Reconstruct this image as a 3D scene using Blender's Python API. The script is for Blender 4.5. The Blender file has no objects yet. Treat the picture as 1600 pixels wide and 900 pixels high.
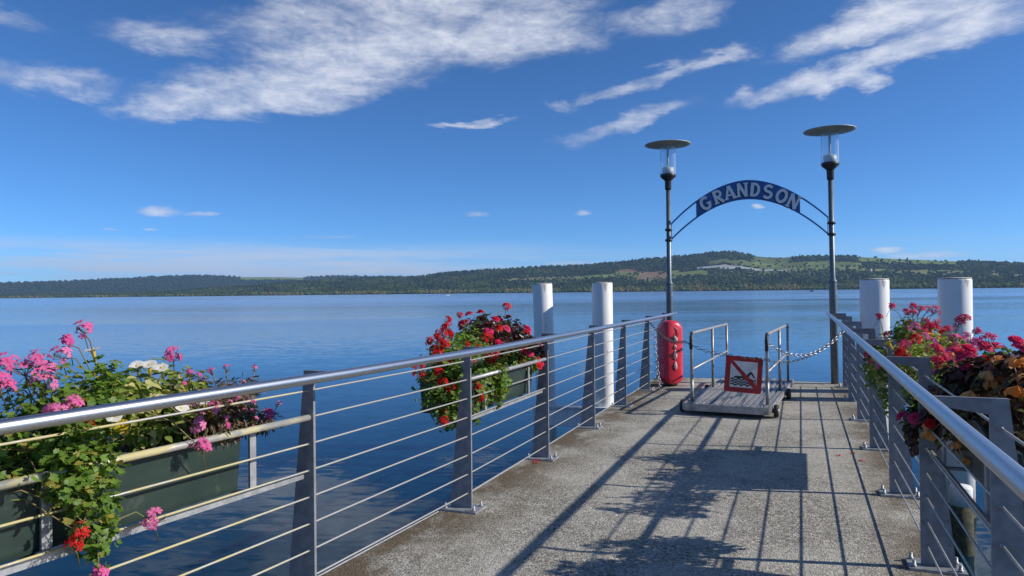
import bpy, math, random
import numpy as np
from mathutils import Vector, Matrix

random.seed(7)
rng = np.random.default_rng(7)
R = math.radians
scn = bpy.context.scene
col = scn.collection

# ------------------------------------------------------------------ camera
cam_d = bpy.data.cameras.new('camera')
cam = bpy.data.objects.new('camera', cam_d)
col.objects.link(cam)
cam_d.sensor_width = 36.0
cam_d.lens = 36.0 * 1115.0 / 1600.0
cam_d.clip_start = 0.05
cam_d.clip_end = 60000.0
YAW = R(22.0)
cam.matrix_world = (Matrix.Translation((0, 0, 1.5)) @ Matrix.Rotation(YAW, 4, 'Z')
                    @ Matrix.Rotation(R(90.36), 4, 'X') @ Matrix.Rotation(R(-0.61), 4, 'Z'))
scn.camera = cam

# ------------------------------------------------------------------ sun, sky, exposure
SUN_EL = R(30.2)
SUN_AZ = R(76.7)              # from the pier direction (+Y) towards +X
to_sun = Vector((math.cos(SUN_EL) * math.sin(SUN_AZ), math.cos(SUN_EL) * math.cos(SUN_AZ), math.sin(SUN_EL)))
sun_d = bpy.data.lights.new('sun', 'SUN')
sun_d.energy = 5.0
sun_d.angle = R(0.53)
sun_d.color = (1.0, 0.94, 0.85)
sun = bpy.data.objects.new('sun', sun_d)
col.objects.link(sun)
sun.rotation_euler = to_sun.to_track_quat('Z', 'Y').to_euler()
sun.location = (20, 5, 30)

scn.view_settings.view_transform = 'Standard'
scn.view_settings.look = 'None'
scn.view_settings.gamma = 1.0
scn.view_settings.use_curve_mapping = False
scn.view_settings.exposure = 0.06
scn.cycles.max_bounces = 7
scn.cycles.diffuse_bounces = 2
scn.cycles.glossy_bounces = 3
scn.cycles.transmission_bounces = 3
scn.cycles.volume_bounces = 0
scn.cycles.transparent_max_bounces = 10
scn.cycles.caustics_reflective = False
scn.cycles.caustics_refractive = False

world = bpy.data.worlds.new('World')
scn.world = world
world.use_nodes = True
world.cycles.sampling_method = 'MANUAL'
world.cycles.sample_map_resolution = 256


class NT:
    """small helper to write node trees as expressions"""
    def __init__(self, tree):
        self.t = tree
        tree.nodes.clear()

    def n(self, kind, **props):
        nd = self.t.nodes.new(kind)
        for k, v in props.items():
            setattr(nd, k, v)
        return nd

    def put(self, sock, v):
        if isinstance(v, bpy.types.NodeSocket):
            self.t.links.new(v, sock)
        elif v is not None:
            if isinstance(v, (tuple, list)) and sock.type == 'RGBA' and len(v) == 3:
                v = tuple(v) + (1.0,)
            sock.default_value = v

    def m(self, op, a, b=None, c=None, clamp=False):
        nd = self.n('ShaderNodeMath', operation=op, use_clamp=clamp)
        for i, v in enumerate((a, b, c)):
            if v is not None:
                self.put(nd.inputs[i], v)
        return nd.outputs[0]

    def vm(self, op, a, b=None, scale=None):
        nd = self.n('ShaderNodeVectorMath', operation=op)
        self.put(nd.inputs[0], a)
        if b is not None:
            self.put(nd.inputs[1], b)
        if scale is not None:
            self.put(nd.inputs['Scale'], scale)
        return nd.outputs['Value'] if op in ('DOT_PRODUCT', 'LENGTH') else nd.outputs[0]

    def noise(self, vec, scale, detail=4.0, rough=0.55, dist=0.0, out='Fac'):
        nd = self.n('ShaderNodeTexNoise')
        self.put(nd.inputs['Vector'], vec)
        self.put(nd.inputs['Scale'], scale)
        nd.inputs['Detail'].default_value = detail
        nd.inputs['Roughness'].default_value = rough
        nd.inputs['Distortion'].default_value = dist
        return nd.outputs['Fac' if out == 'Fac' else 'Color']

    def ramp(self, fac, lo, hi, a=0.0, b=1.0):
        nd = self.n('ShaderNodeMapRange', interpolation_type='SMOOTHSTEP')
        self.put(nd.inputs[0], fac)
        for i, v in enumerate((lo, hi, a, b)):
            self.put(nd.inputs[i + 1], v)
        return nd.outputs[0]

    def mix(self, fac, a, b, blend='MIX'):
        nd = self.n('ShaderNodeMix', data_type='RGBA', blend_type=blend)
        self.put(nd.inputs[0], fac)
        self.put(nd.inputs[6], a)
        self.put(nd.inputs[7], b)
        return nd.outputs[2]

    def xyz(self, vec):
        nd = self.n('ShaderNodeSeparateXYZ')
        self.put(nd.inputs[0], vec)
        return nd.outputs

    def comb(self, x, y, z):
        nd = self.n('ShaderNodeCombineXYZ')
        for i, v in enumerate((x, y, z)):
            self.put(nd.inputs[i], v)
        return nd.outputs[0]


# ---- the sky: Nishita plus procedural clouds laid out by azimuth and elevation
def build_world():
    T = NT(world.node_tree)
    sky = T.n('ShaderNodeTexSky', sky_type='NISHITA')
    sky.sun_disc = False
    sky.sun_elevation = SUN_EL
    sky.sun_rotation = SUN_AZ
    sky.altitude = 430
    sky.air_density = 0.6
    sky.dust_density = 0.0
    sky.ozone_density = 10.0
    tc = T.n('ShaderNodeTexCoord')
    d = T.vm('NORMALIZE', tc.outputs['Generated'])
    x, y, z = T.xyz(d)[0:3]
    # azimuth (deg, clockwise from the view of the lake) and elevation (deg)
    az = T.m('MULTIPLY', T.m('ADD', T.m('ARCTAN2', x, y), YAW), 180 / math.pi)
    el = T.m('MULTIPLY', T.m('ARCSINE', z), 180 / math.pi)
    zc = T.m('MAXIMUM', z, 0.02)
    plane = T.comb(T.m('DIVIDE', x, zc), T.m('DIVIDE', y, zc), 0.0)
    fl = T.vm('MULTIPLY', d, (1.0, 1.0, 2.6))       # clouds seen from the side are flat
    n1 = T.noise(fl, 7.0, 7.0, 0.62, 0.6)
    n2 = T.noise(fl, 26.0, 6.0, 0.68, 0.3)
    nn = T.m('ADD', T.m('MULTIPLY', n1, 0.62), T.m('MULTIPLY', n2, 0.38))
    # (azimuth, elevation, half-length, half-height, tilt deg, weight)
    blobs = [(-22.6, 14.0, 7.5, 1.5, 4, 1.0), (-17, 16.0, 10.5, 2.7, 8, 1.0), (-10, 18.5, 13, 3.4, 7, 1.0), (-.5, 19.8, 10.5, 2.9, 6, 1.0),
             (-5, 22.5, 17, 2.8, 2, .9), (-16, 20.4, 9, 2.4, 8, .72), (-33.5, 14.4, 6.0, 1.2, -3, .74), (-25.5, 18.3, 6.0, 1.5, 4, .6), (-35, 17.8, 4.0, .8, -6, .5),
             (14.5, 21.0, 6.0, 1.8, 12, .72), (11, 20.6, 5, 1.5, 5, .6),
             (28.6, 18.8, 11, 1.7, 12, 1.0), (33.0, 19.6, 7.5, 2.8, 10, .95), (26.6, 15.6, 11, 1.3, 11, 1.0), (32.0, 17.0, 7.0, 1.8, 10, .95),
             (10.2, 16.3, 8.5, .8, 14, .68), (16.3, 17.4, 3.4, .9, 12, .66), (9.7, 13.2, 7.2, .9, 12, .66), (3.4, 14.9, 2.4, .5, 4, .5),
             (-3.1, 13.7, 3.6, .55, 6, .80), (-26.0, 6.2, 1.75, .58, 2, 1.0), (-23.5, 6.0, 1.6, .28, 2, .75),
             (5.9, 6.35, .75, .28, 0, .75), (19.0, 6.35, .65, .30, 0, .85), (-2.6, 6.2, 1.3, .30, 2, .5),
             (27.7, 2.7, 1.4, .33, 0, .95), (30.2, 2.25, 3.2, .36, 0, .80),
             (-29.5, 4.75, .7, .13, 0, .6), (-26.8, 4.8, .8, .13, 0, .6), (-14.5, 4.5, 3.4, .16, 0, .6), (-10.2, 1.8, 5.5, .45, 0, .62), (4.5, 2.3, 4, .30, 0, .55)]
    dens = None
    wc = T.n('ShaderNodeSeparateColor')
    T.put(wc.inputs[0], T.noise(fl, 8.0, 5.0, 0.62, 0.3, out='Color'))
    soft = T.ramp(el, 3, 14, .12, 1.0)
    azw = T.m('ADD', az, T.m('MULTIPLY', T.m('MULTIPLY', T.m('SUBTRACT', wc.outputs[0], .5), 9.0), soft))
    elw = T.m('ADD', el, T.m('MULTIPLY', T.m('MULTIPLY', T.m('SUBTRACT', wc.outputs[1], .5), 4.2), soft))
    for (a, e, L, H, tilt, w) in blobs:
        du = T.m('SUBTRACT', azw, a)
        dv = T.m('SUBTRACT', elw, e)
        c, s = math.cos(R(tilt)), math.sin(R(tilt))
        u = T.m('MULTIPLY', T.m('ADD', T.m('MULTIPLY', du, c), T.m('MULTIPLY', dv, s)), 1.0 / L)
        v = T.m('MULTIPLY', T.m('SUBTRACT', T.m('MULTIPLY', dv, c), T.m('MULTIPLY', du, s)), 1.0 / H)
        q = T.m('SUBTRACT', 1.0, T.m('ADD', T.m('MULTIPLY', u, u), T.m('MULTIPLY', v, v)))
        q = T.m('MULTIPLY', T.m('MAXIMUM', q, 0.0), w)
        dens = q if dens is None else T.m('MAXIMUM', dens, q)
    # unseen cloud outside the view, cover raised to add white fill light
    far = T.ramp(T.m('ABSOLUTE', T.m('SUBTRACT', az, 0.0)), 40, 55)
    high = T.ramp(el, 27, 34)
    els = T.m('MAXIMUM', far, high)
    gen = T.ramp(T.noise(plane, 0.55, 5.0, 0.55), 0.45, 0.72, 0.0, 0.8)
    gen = T.m('MULTIPLY', gen, T.ramp(el, 4, 12))
    dens = T.m('MAXIMUM', dens, T.m('MULTIPLY', gen, els))
    thr = T.m('ADD', T.m('MULTIPLY', dens, 0.70), T.m('MULTIPLY', T.m('SUBTRACT', nn, 0.5), 1.5))
    cov = T.ramp(thr, -0.10, 1.10)
    cov = T.m('MULTIPLY', cov, T.ramp(dens, 0.0, 0.55))
    # thin stratus veil low over the horizon
    veil = T.m('MULTIPLY', T.ramp(el, 4.6, 2.6), T.ramp(T.noise(T.vm('MULTIPLY', d, (1.5, 1.5, 26)), 3.0, 6.0, 0.62), 0.32, 0.62, 0.15, 1.0))
    veil = T.m('MULTIPLY', veil, T.m('MULTIPLY', T.ramp(az, 12, -16, 0.15, 1.0), 0.92))
    bright = T.ramp(thr, 0.1, 0.75, 0.82, 1.1)
    cc = T.mix(1.0, T.mix(T.ramp(n2, 0.3, 0.7), (4.2, 4.55, 5.4, 1), (5.7, 5.85, 6.3, 1)), T.comb(bright, bright, bright), 'MULTIPLY')
    clear = T.mix(1.0, sky.outputs[0], (.87, 1.05, 1.04, 1), 'MULTIPLY')
    c0 = T.mix(veil, clear, (4.0, 4.75, 6.1, 1))
    c1 = T.mix(T.m('MULTIPLY', cov, 0.93), c0, cc)
    bg = T.n('ShaderNodeBackground')
    T.put(bg.inputs[0], c1)
    bg.inputs[1].default_value = 0.136
    out = T.n('ShaderNodeOutputWorld')
    T.put(out.inputs[0], bg.outputs[0])


build_world()


# ------------------------------------------------------------------ materials
def mat_base(name):
    m = bpy.data.materials.new(name)
    m.use_nodes = True
    T = NT(m.node_tree)
    out = T.n('ShaderNodeOutputMaterial')
    return m, T, out


def pmat(name, c1, c2=None, scale=8.0, rough=0.6, metal=0.0, bump=0.0, bscale=None, lo=0.35, hi=0.65, rough2=None,
         c3=None, s3=2.0, lo3=.55, hi3=.7, spec=0.5, space='Object', stretch=None):
    m, T, out = mat_base(name)
    b = T.n('ShaderNodeBsdfPrincipled')
    if space == 'World':
        v = T.n('ShaderNodeNewGeometry').outputs['Position']
    else:
        v = T.n('ShaderNodeTexCoord').outputs['Object']
    if stretch:
        v = T.vm('MULTIPLY', v, stretch)
    f = T.ramp(T.noise(v, scale, 6.0, 0.6), lo, hi)
    c = T.mix(f, c1, c2 or c1)
    if c3:
        c = T.mix(T.ramp(T.noise(v, s3, 6.0, 0.65), lo3, hi3), c, c3)
    T.put(b.inputs['Base Color'], c)
    b.inputs['Metallic'].default_value = metal
    b.inputs['Specular IOR Level'].default_value = spec
    if rough2 is not None:
        T.put(b.inputs['Roughness'], T.ramp(f, 0, 1, rough, rough2))
    else:
        b.inputs['Roughness'].default_value = rough
    if bump:
        bn = T.n('ShaderNodeBump')
        bn.inputs['Strength'].default_value = bump
        bn.inputs['Distance'].default_value = 0.01
        T.put(bn.inputs['Height'], T.noise(v, bscale or scale * 4, 5.0, 0.6))
        T.put(b.inputs['Normal'], bn.outputs[0])
    T.put(out.inputs[0], b.outputs[0])
    return m


M = {}
M['steel'] = pmat('brushed_steel', (.60, .61, .62), (.57, .58, .59), .8, .34, 1.0)
M['galv'] = pmat('galvanised_plate', (.30, .31, .33), (.22, .23, .25), 14, .55, .35, .05, 80, c3=(.16, .17, .18), s3=5, rough2=.65)
M['galv_lt'] = pmat('galvanised_light', (.42, .43, .44), (.30, .31, .32), 20, .5, .45, .05, 80)
M['rod'] = pmat('railing_rod', (.52, .51, .47), (.40, .39, .36), 10, .45, .5)
M['rod_lichen0'] = pmat('lichened_rod', (.50, .48, .42), (.46, .40, .10), 9, .6, .15, .2, 120, lo=.42, hi=.55)
M['planter'] = pmat('planter_plastic', (.018, .036, .030), (.027, .046, .038), 5, .42, 0, .04, 40, c3=(.07, .085, .07), s3=9, lo3=.58, hi3=.75)
M['soil'] = pmat('potting_soil', (.03, .02, .013), (.05, .035, .022), 40, .95, 0, .6, 90)
M['pile'] = pmat('white_pile_paint', (.86, .86, .84), (.79, .79, .76), 3, .45, 0, .04, 20, c3=(.36, .33, .28), s3=8, lo3=.57, hi3=.70, stretch=(1, 1, .22))
M['pile_top'] = pmat('pile_cap', (.72, .70, .66), (.40, .34, .26), 9, .7, 0, .1, 40)
M['moss'] = pmat('mossy_pile', (.035, .042, .02), (.09, .085, .05), 22, .9, 0, .8, 60)
M['pole'] = pmat('lamp_pole_metal', (.16, .19, .21), (.12, .145, .16), 12, .45, .5, .03, 60, c3=(.33, .34, .33), s3=6, lo3=.6)
M['black'] = pmat('black_rubber', (.018, .018, .018), (.03, .03, .03), 20, .6)
M['darkmetal'] = pmat('dark_lamp_metal', (.028, .028, .03), (.045, .042, .04), 20, .45, .3)
M['white_plastic'] = pmat('white_lamp_core', (.78, .78, .77), (.7, .7, .69), 10, .4)
M['shade'] = pmat('lamp_disc', (.50, .53, .47), (.40, .43, .38), 9, .5, .1)
M['blue'] = pmat('blue_enamel', (.020, .115, .36), (.017, .095, .31), 6, .35)
M['letter'] = pmat('letter_cream', (.90, .90, .88), (.82, .82, .80), 14, .5)
M['letter_dark'] = pmat('letter_shadow_paint', (.008, .012, .03), (.012, .018, .04), 14, .5)
M['red'] = pmat('red_plastic', (.74, .04, .07), (.66, .03, .055), 6, .35, 0, .03, 50)
M['redsign'] = pmat('red_sign_paint', (.40, .018, .022), (.34, .015, .02), 10, .4)
M['signwhite'] = pmat('white_sign_paint', (.72, .72, .70), (.66, .66, .64), 10, .4)
M['signblack'] = pmat('black_sign_paint', (.012, .012, .013), (.02, .02, .02), 10, .4)
M['alu'] = pmat('weathered_aluminium', (.40, .39, .38), (.29, .28, .27), 15, .5, .4, .1, 60, c3=(.20, .19, .18), s3=7, lo3=.58)
M['tubegrey'] = pmat('gangway_tube', (.42, .41, .40), (.30, .28, .27), 15, .5, .5, .05, 60, c3=(.22, .15, .11), s3=6, lo3=.62)
M['chain'] = pmat('chain_steel', (.55, .55, .54), (.38, .38, .38), 40, .35, .8)
M['chain_dark'] = pmat('chain_dark_steel', (.10, .10, .10), (.18, .17, .16), 40, .5, .6)
M['beam'] = pmat('fender_beam', (.78, .79, .80), (.66, .67, .68), 6, .6, .1, .1, 30, c3=(.25, .22, .18), s3=4, lo3=.62)
M['pierside'] = pmat('pier_edge_concrete', (.30, .29, .27), (.18, .17, .15), 5, .9, 0, .3, 40)
M['boat'] = pmat('boat_paint', (.75, .76, .78), (.65, .66, .68), 2, .4)
M['boatdark'] = pmat('boat_dark', (.03, .035, .045), (.05, .05, .06), 2, .5)
M['housewall'] = pmat('rendered_wall', (.66, .63, .57), (.58, .54, .48), .05, .9)
M['roof'] = pmat('tiled_roof', (.22, .11, .08), (.16, .09, .07), .1, .9)


def lichen_rod():
    m, T, out = mat_base('lichened_rod')
    p = T.n('ShaderNodeNewGeometry').outputs['Position']
    x, y, z = T.xyz(p)[0:3]
    f = T.m('MULTIPLY', T.ramp(T.noise(T.vm('MULTIPLY', p, (3, 1, 3)), 5.0, 7, .7), .40, .56), T.ramp(y, 3.1, 2.3))
    b = T.n('ShaderNodeBsdfPrincipled')
    T.put(b.inputs['Base Color'], T.mix(f, (.46, .45, .42), T.mix(T.noise(p, 40, 4), (.50, .40, .06), (.50, .47, .36))))
    T.put(b.inputs['Roughness'], T.ramp(f, 0, 1, .42, .85))
    T.put(b.inputs['Metallic'], T.ramp(f, 0, 1, .45, 0))
    T.put(out.inputs[0], b.outputs[0])
    return m


M['rod_lichen'] = lichen_rod()


def glass_mat():
    m, T, out = mat_base('clear_lamp_glass')
    fr = T.n('ShaderNodeLayerWeight')
    fr.inputs[0].default_value = .5
    tr = T.n('ShaderNodeBsdfTransparent')
    tr.inputs[0].default_value = (.90, .93, .95, 1)
    gl = T.n('ShaderNodeBsdfGlossy')
    gl.inputs['Roughness'].default_value = .12
    mx = T.n('ShaderNodeMixShader')
    T.put(mx.inputs[0], T.m('ADD', T.m('MULTIPLY', T.m('POWER', fr.outputs['Facing'], 2.0), .9), .10))
    T.put(mx.inputs[1], tr.outputs[0])
    T.put(mx.inputs[2], gl.outputs[0])
    df = T.n('ShaderNodeBsdfDiffuse')
    df.inputs[0].default_value = (.85, .87, .88, 1)
    m2 = T.n('ShaderNodeMixShader')
    T.put(m2.inputs[0], T.m('ADD', T.m('MULTIPLY', T.m('POWER', fr.outputs['Facing'], 3.0), .45), .05))  # white diffuse, stronger towards the rim, imitates refracted highlights
    T.put(m2.inputs[1], mx.outputs[0])
    T.put(m2.inputs[2], df.outputs[0])
    T.put(out.inputs[0], m2.outputs[0])
    return m


M['glass'] = glass_mat()


def leaf_mat(name, dark, light, odd, odd_share, trans=.35, gloss=.5):
    """leaf colour varies leaf by leaf through the colour attribute 'tint'"""
    m, T, out = mat_base(name)
    at = T.n('ShaderNodeAttribute', attribute_name='tint')
    s = T.n('ShaderNodeSeparateColor')
    T.put(s.inputs[0], at.outputs['Color'])
    oi = T.n('ShaderNodeObjectInfo')
    rnd = T.m('FRACT', T.m('ADD', s.outputs[0], oi.outputs['Random']))
    rnd2 = T.m('FRACT', T.m('ADD', s.outputs[1], T.m('MULTIPLY', oi.outputs['Random'], 7.31)))
    c = T.mix(rnd, dark, light)
    c = T.mix(T.ramp(rnd2, 1 - odd_share - .01, 1 - odd_share + .01), c, odd)
    pos = T.n('ShaderNodeNewGeometry').outputs['Position']
    c = T.mix(T.ramp(T.noise(pos, 90, 3), .35, .7, 0, .35), c, tuple(min(1, k * 1.6) for k in light))
    b = T.n('ShaderNodeBsdfPrincipled')
    T.put(b.inputs['Base Color'], c)
    b.inputs['Roughness'].default_value = gloss
    b.inputs['Specular IOR Level'].default_value = .35
    tl = T.n('ShaderNodeBsdfTranslucent')
    T.put(tl.inputs[0], T.mix(1.0, c, (1.5, 1.7, .8, 1), 'MULTIPLY'))
    mx = T.n('ShaderNodeMixShader')
    mx.inputs[0].default_value = trans
    T.put(mx.inputs[1], b.outputs[0])
    T.put(mx.inputs[2], tl.outputs[0])
    T.put(out.inputs[0], mx.outputs[0])
    return m


M['leaf'] = leaf_mat('geranium_leaf', (.05, .11, .016), (.17, .27, .04), (.30, .22, .05), .16)
M['leaf_pale'] = leaf_mat('variegated_leaf', (.07, .13, .02), (.26, .30, .06), (.52, .46, .20), .22)
M['leaf_bronze'] = leaf_mat('bronze_leaf', (.035, .014, .014), (.085, .035, .028), (.05, .085, .025), .15, .25, .35)
M['leaf_heath'] = leaf_mat('heather_leaf', (.045, .055, .02), (.12, .10, .04), (.28, .13, .12), .35, .25)
M['leaf_dry'] = leaf_mat('dry_leaf', (.05, .022, .012), (.16, .07, .035), (.09, .12, .03), .30, .3)
M['stem'] = pmat('plant_stem', (.13, .17, .04), (.20, .12, .06), 20, .6)
M['stem_red'] = pmat('red_stem', (.28, .06, .04), (.20, .10, .05), 20, .5)


def petal_mat(name, a, b_, trans=.4):
    m, T, out = mat_base(name)
    oi = T.n('ShaderNodeObjectInfo')
    pos = T.n('ShaderNodeNewGeometry').outputs['Position']
    c = T.mix(T.ramp(T.m('ADD', T.m('MULTIPLY', oi.outputs['Random'], .5), T.m('MULTIPLY', T.noise(pos, 60, 3), .6)), .2, .85), a, b_)
    b = T.n('ShaderNodeBsdfDiffuse')
    T.put(b.inputs[0], c)
    tl = T.n('ShaderNodeBsdfTranslucent')
    T.put(tl.inputs[0], c)
    mx = T.n('ShaderNodeMixShader')
    mx.inputs[0].default_value = trans
    T.put(mx.inputs[1], b.outputs[0])
    T.put(mx.inputs[2], tl.outputs[0])
    T.put(out.inputs[0], mx.outputs[0])
    return m


M['pink'] = petal_mat('pink_petal', (.78, .12, .36), (.86, .30, .52))
M['redp'] = petal_mat('red_petal', (.60, .012, .02), (.80, .05, .05))
M['rose'] = petal_mat('rose_petal', (.70, .02, .10), (.82, .10, .22))
M['orange'] = petal_mat('orange_petal', (.90, .40, .09), (.94, .60, .28), .62)
M['whitep'] = petal_mat('white_petal', (.82, .80, .74), (.88, .87, .84))
M['yellowp'] = petal_mat('yellow_petal', (.80, .55, .03), (.85, .68, .12))


def deck_mat():
    m, T, out = mat_base('exposed_aggregate_concrete')
    p = T.n('ShaderNodeNewGeometry').outputs['Position']
    x, y, z = T.xyz(p)[0:3]
    vo = T.n('ShaderNodeTexVoronoi', feature='F1')
    T.put(vo.inputs['Vector'], p)
    vo.inputs['Scale'].default_value = 88
    sc = T.n('ShaderNodeSeparateColor')
    T.put(sc.inputs[0], vo.outputs['Color'])
    grain = T.ramp(sc.outputs[0], 0, 1, 0, 1)
    fine = T.noise(p, 260, 3, .7)
    mid = T.noise(p, 9, 7, .68)
    big = T.noise(p, 1.1, 6, .62, .4)
    c = T.mix(grain, (.19, .177, .143), (.69, .66, .575))
    c = T.mix(T.ramp(sc.outputs[1], .82, .9), c, (.15, .12, .09))
    c = T.mix(T.ramp(fine, .3, .62, .75, 0), c, (.10, .09, .075))
    c = T.mix(T.ramp(mid, .38, .62, .42, 0), c, (.19, .18, .15))
    c = T.mix(T.ramp(big, .40, .62, 0, .35), c, (.60, .57, .49))
    c = T.mix(T.ramp(T.noise(p, 2.6, 8, .74), .54, .70, 0, .45), c, (.15, .135, .105))
    # brown litter and moss along both kerbless edges
    ex = T.m('MAXIMUM', T.ramp(x, -1.55, -2.25), T.ramp(x, .25, .74))
    dirt = T.m('MULTIPLY', ex, T.ramp(T.m('ADD', T.noise(T.vm('MULTIPLY', p, (1.2, .8, 1)), 1.5, 8, .72), T.m('MULTIPLY', fine, .12)), .42, .62))
    c = T.mix(T.m('MULTIPLY', dirt, .88), c, T.mix(T.noise(p, 45, 5, .7), (.030, .022, .012), (.17, .115, .055)))
    b = T.n('ShaderNodeBsdfPrincipled')
    T.put(b.inputs['Base Color'], c)
    b.inputs['Roughness'].default_value = .9
    b.inputs['Specular IOR Level'].default_value = .25
    bn = T.n('ShaderNodeBump')
    bn.inputs['Strength'].default_value = .7
    bn.inputs['Distance'].default_value = .006
    T.put(bn.inputs['Height'], T.m('ADD', T.m('MULTIPLY', vo.outputs['Distance'], -1.0), T.m('MULTIPLY', mid, .8)))
    T.put(b.inputs['Normal'], bn.outputs[0])
    T.put(out.inputs[0], b.outputs[0])
    return m


M['deck'] = deck_mat()


def water_mat():
    m, T, out = mat_base('lake_water')
    g = T.n('ShaderNodeNewGeometry')
    p = g.outputs['Position']
    # frame turned with the wind: ripples run across the lake
    r = T.n('ShaderNodeVectorRotate', rotation_type='Z_AXIS')
    T.put(r.inputs['Vector'], p)
    r.inputs['Angle'].default_value = -YAW
    q = r.outputs[0]
    patch = T.noise(T.vm('MULTIPLY', q, (.0022, .010, 1)), 1.0, 4, .55, .6)
    patch2 = T.noise(T.vm('MULTIPLY', q, (.012, .07, 1)), 1.0, 4, .55, .5)
    calm = T.ramp(T.m('ADD', T.m('MULTIPLY', patch, .6), T.m('MULTIPLY', patch2, .4)), .42, .60, .28, 1.0)
    w1 = T.noise(T.vm('MULTIPLY', q, (.55, 1.5, 1)), 1.0, 2, .5, .4, out='Color')
    w2 = T.noise(T.vm('MULTIPLY', q, (2.4, 6.5, 1)), 1.0, 3, .55, .5, out='Color')
    dist = T.vm('LENGTH', p)
    fa = T.ramp(dist, 15, 260, 1.0, 0.55)
    rgh = T.m('MULTIPLY', T.ramp(dist, 8, 130, .04, .20), T.ramp(calm, .25, 1.0, .55, 1.1))
    calm = T.m('MULTIPLY', calm, fa)
    half = (.5, .5, .5)
    s1 = T.vm('SCALE', T.vm('SUBTRACT', w1, half), scale=T.m('MULTIPLY', calm, .055))
    s2 = T.vm('SCALE', T.vm('SUBTRACT', w2, half), scale=T.m('MULTIPLY', calm, .085))
    s = T.vm('MULTIPLY', T.vm('ADD', s1, s2), (.6, 1.0, 0.0))
    rb = T.n('ShaderNodeVectorRotate', rotation_type='Z_AXIS')
    T.put(rb.inputs['Vector'], s)
    rb.inputs['Angle'].default_value = YAW
    nrm = T.vm('NORMALIZE', T.vm('ADD', rb.outputs[0], (0, 0, 1)))
    fr = T.n('ShaderNodeFresnel')
    fr.inputs[0].default_value = 1.333
    T.put(fr.inputs[1], nrm)
    gl = T.n('ShaderNodeBsdfGlossy')
    T.put(gl.inputs['Roughness'], rgh)
    gl.inputs['Color'].default_value = (.93, .96, 1.0, 1)
    T.put(gl.inputs['Normal'], nrm)
    df = T.n('ShaderNodeBsdfDiffuse')
    df.inputs[0].default_value = (.002, .046, .078, 1)
    tr = T.n('ShaderNodeBsdfTransparent')
    tr.inputs[0].default_value = (.34, .72, .70, 1)
    body = T.n('ShaderNodeMixShader')
    body.inputs[0].default_value = .58
    T.put(body.inputs[1], df.outputs[0])
    T.put(body.inputs[2], tr.outputs[0])
    mx = T.n('ShaderNodeMixShader')
    T.put(mx.inputs[0], fr.outputs[0])
    T.put(mx.inputs[1], body.outputs[0])
    T.put(mx.inputs[2], gl.outputs[0])
    T.put(out.inputs[0], mx.outputs[0])
    return m


M['water'] = water_mat()
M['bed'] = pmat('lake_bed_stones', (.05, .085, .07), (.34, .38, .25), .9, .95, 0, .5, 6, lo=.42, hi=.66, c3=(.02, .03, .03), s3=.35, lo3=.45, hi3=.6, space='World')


def cover_mat(name, attr, trans=0.0, var=.35, scale=.02):
    m, T, out = mat_base(name)
    at = T.n('ShaderNodeAttribute', attribute_name=attr)
    p = T.n('ShaderNodeNewGeometry').outputs['Position']
    f = T.ramp(T.noise(p, scale, 6, .65), .3, .7, 1 - var, 1 + var)
    c = T.mix(1.0, at.outputs['Color'], T.comb(f, f, f), 'MULTIPLY')
    b = T.n('ShaderNodeBsdfDiffuse')
    T.put(b.inputs[0], c)
    T.put(out.inputs[0], b.outputs[0])
    return m


M['land'] = cover_mat('land_cover', 'cover', var=.25, scale=.012)
M['wood'] = cover_mat('far_woodland', 'cover', var=.3, scale=.05)


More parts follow.
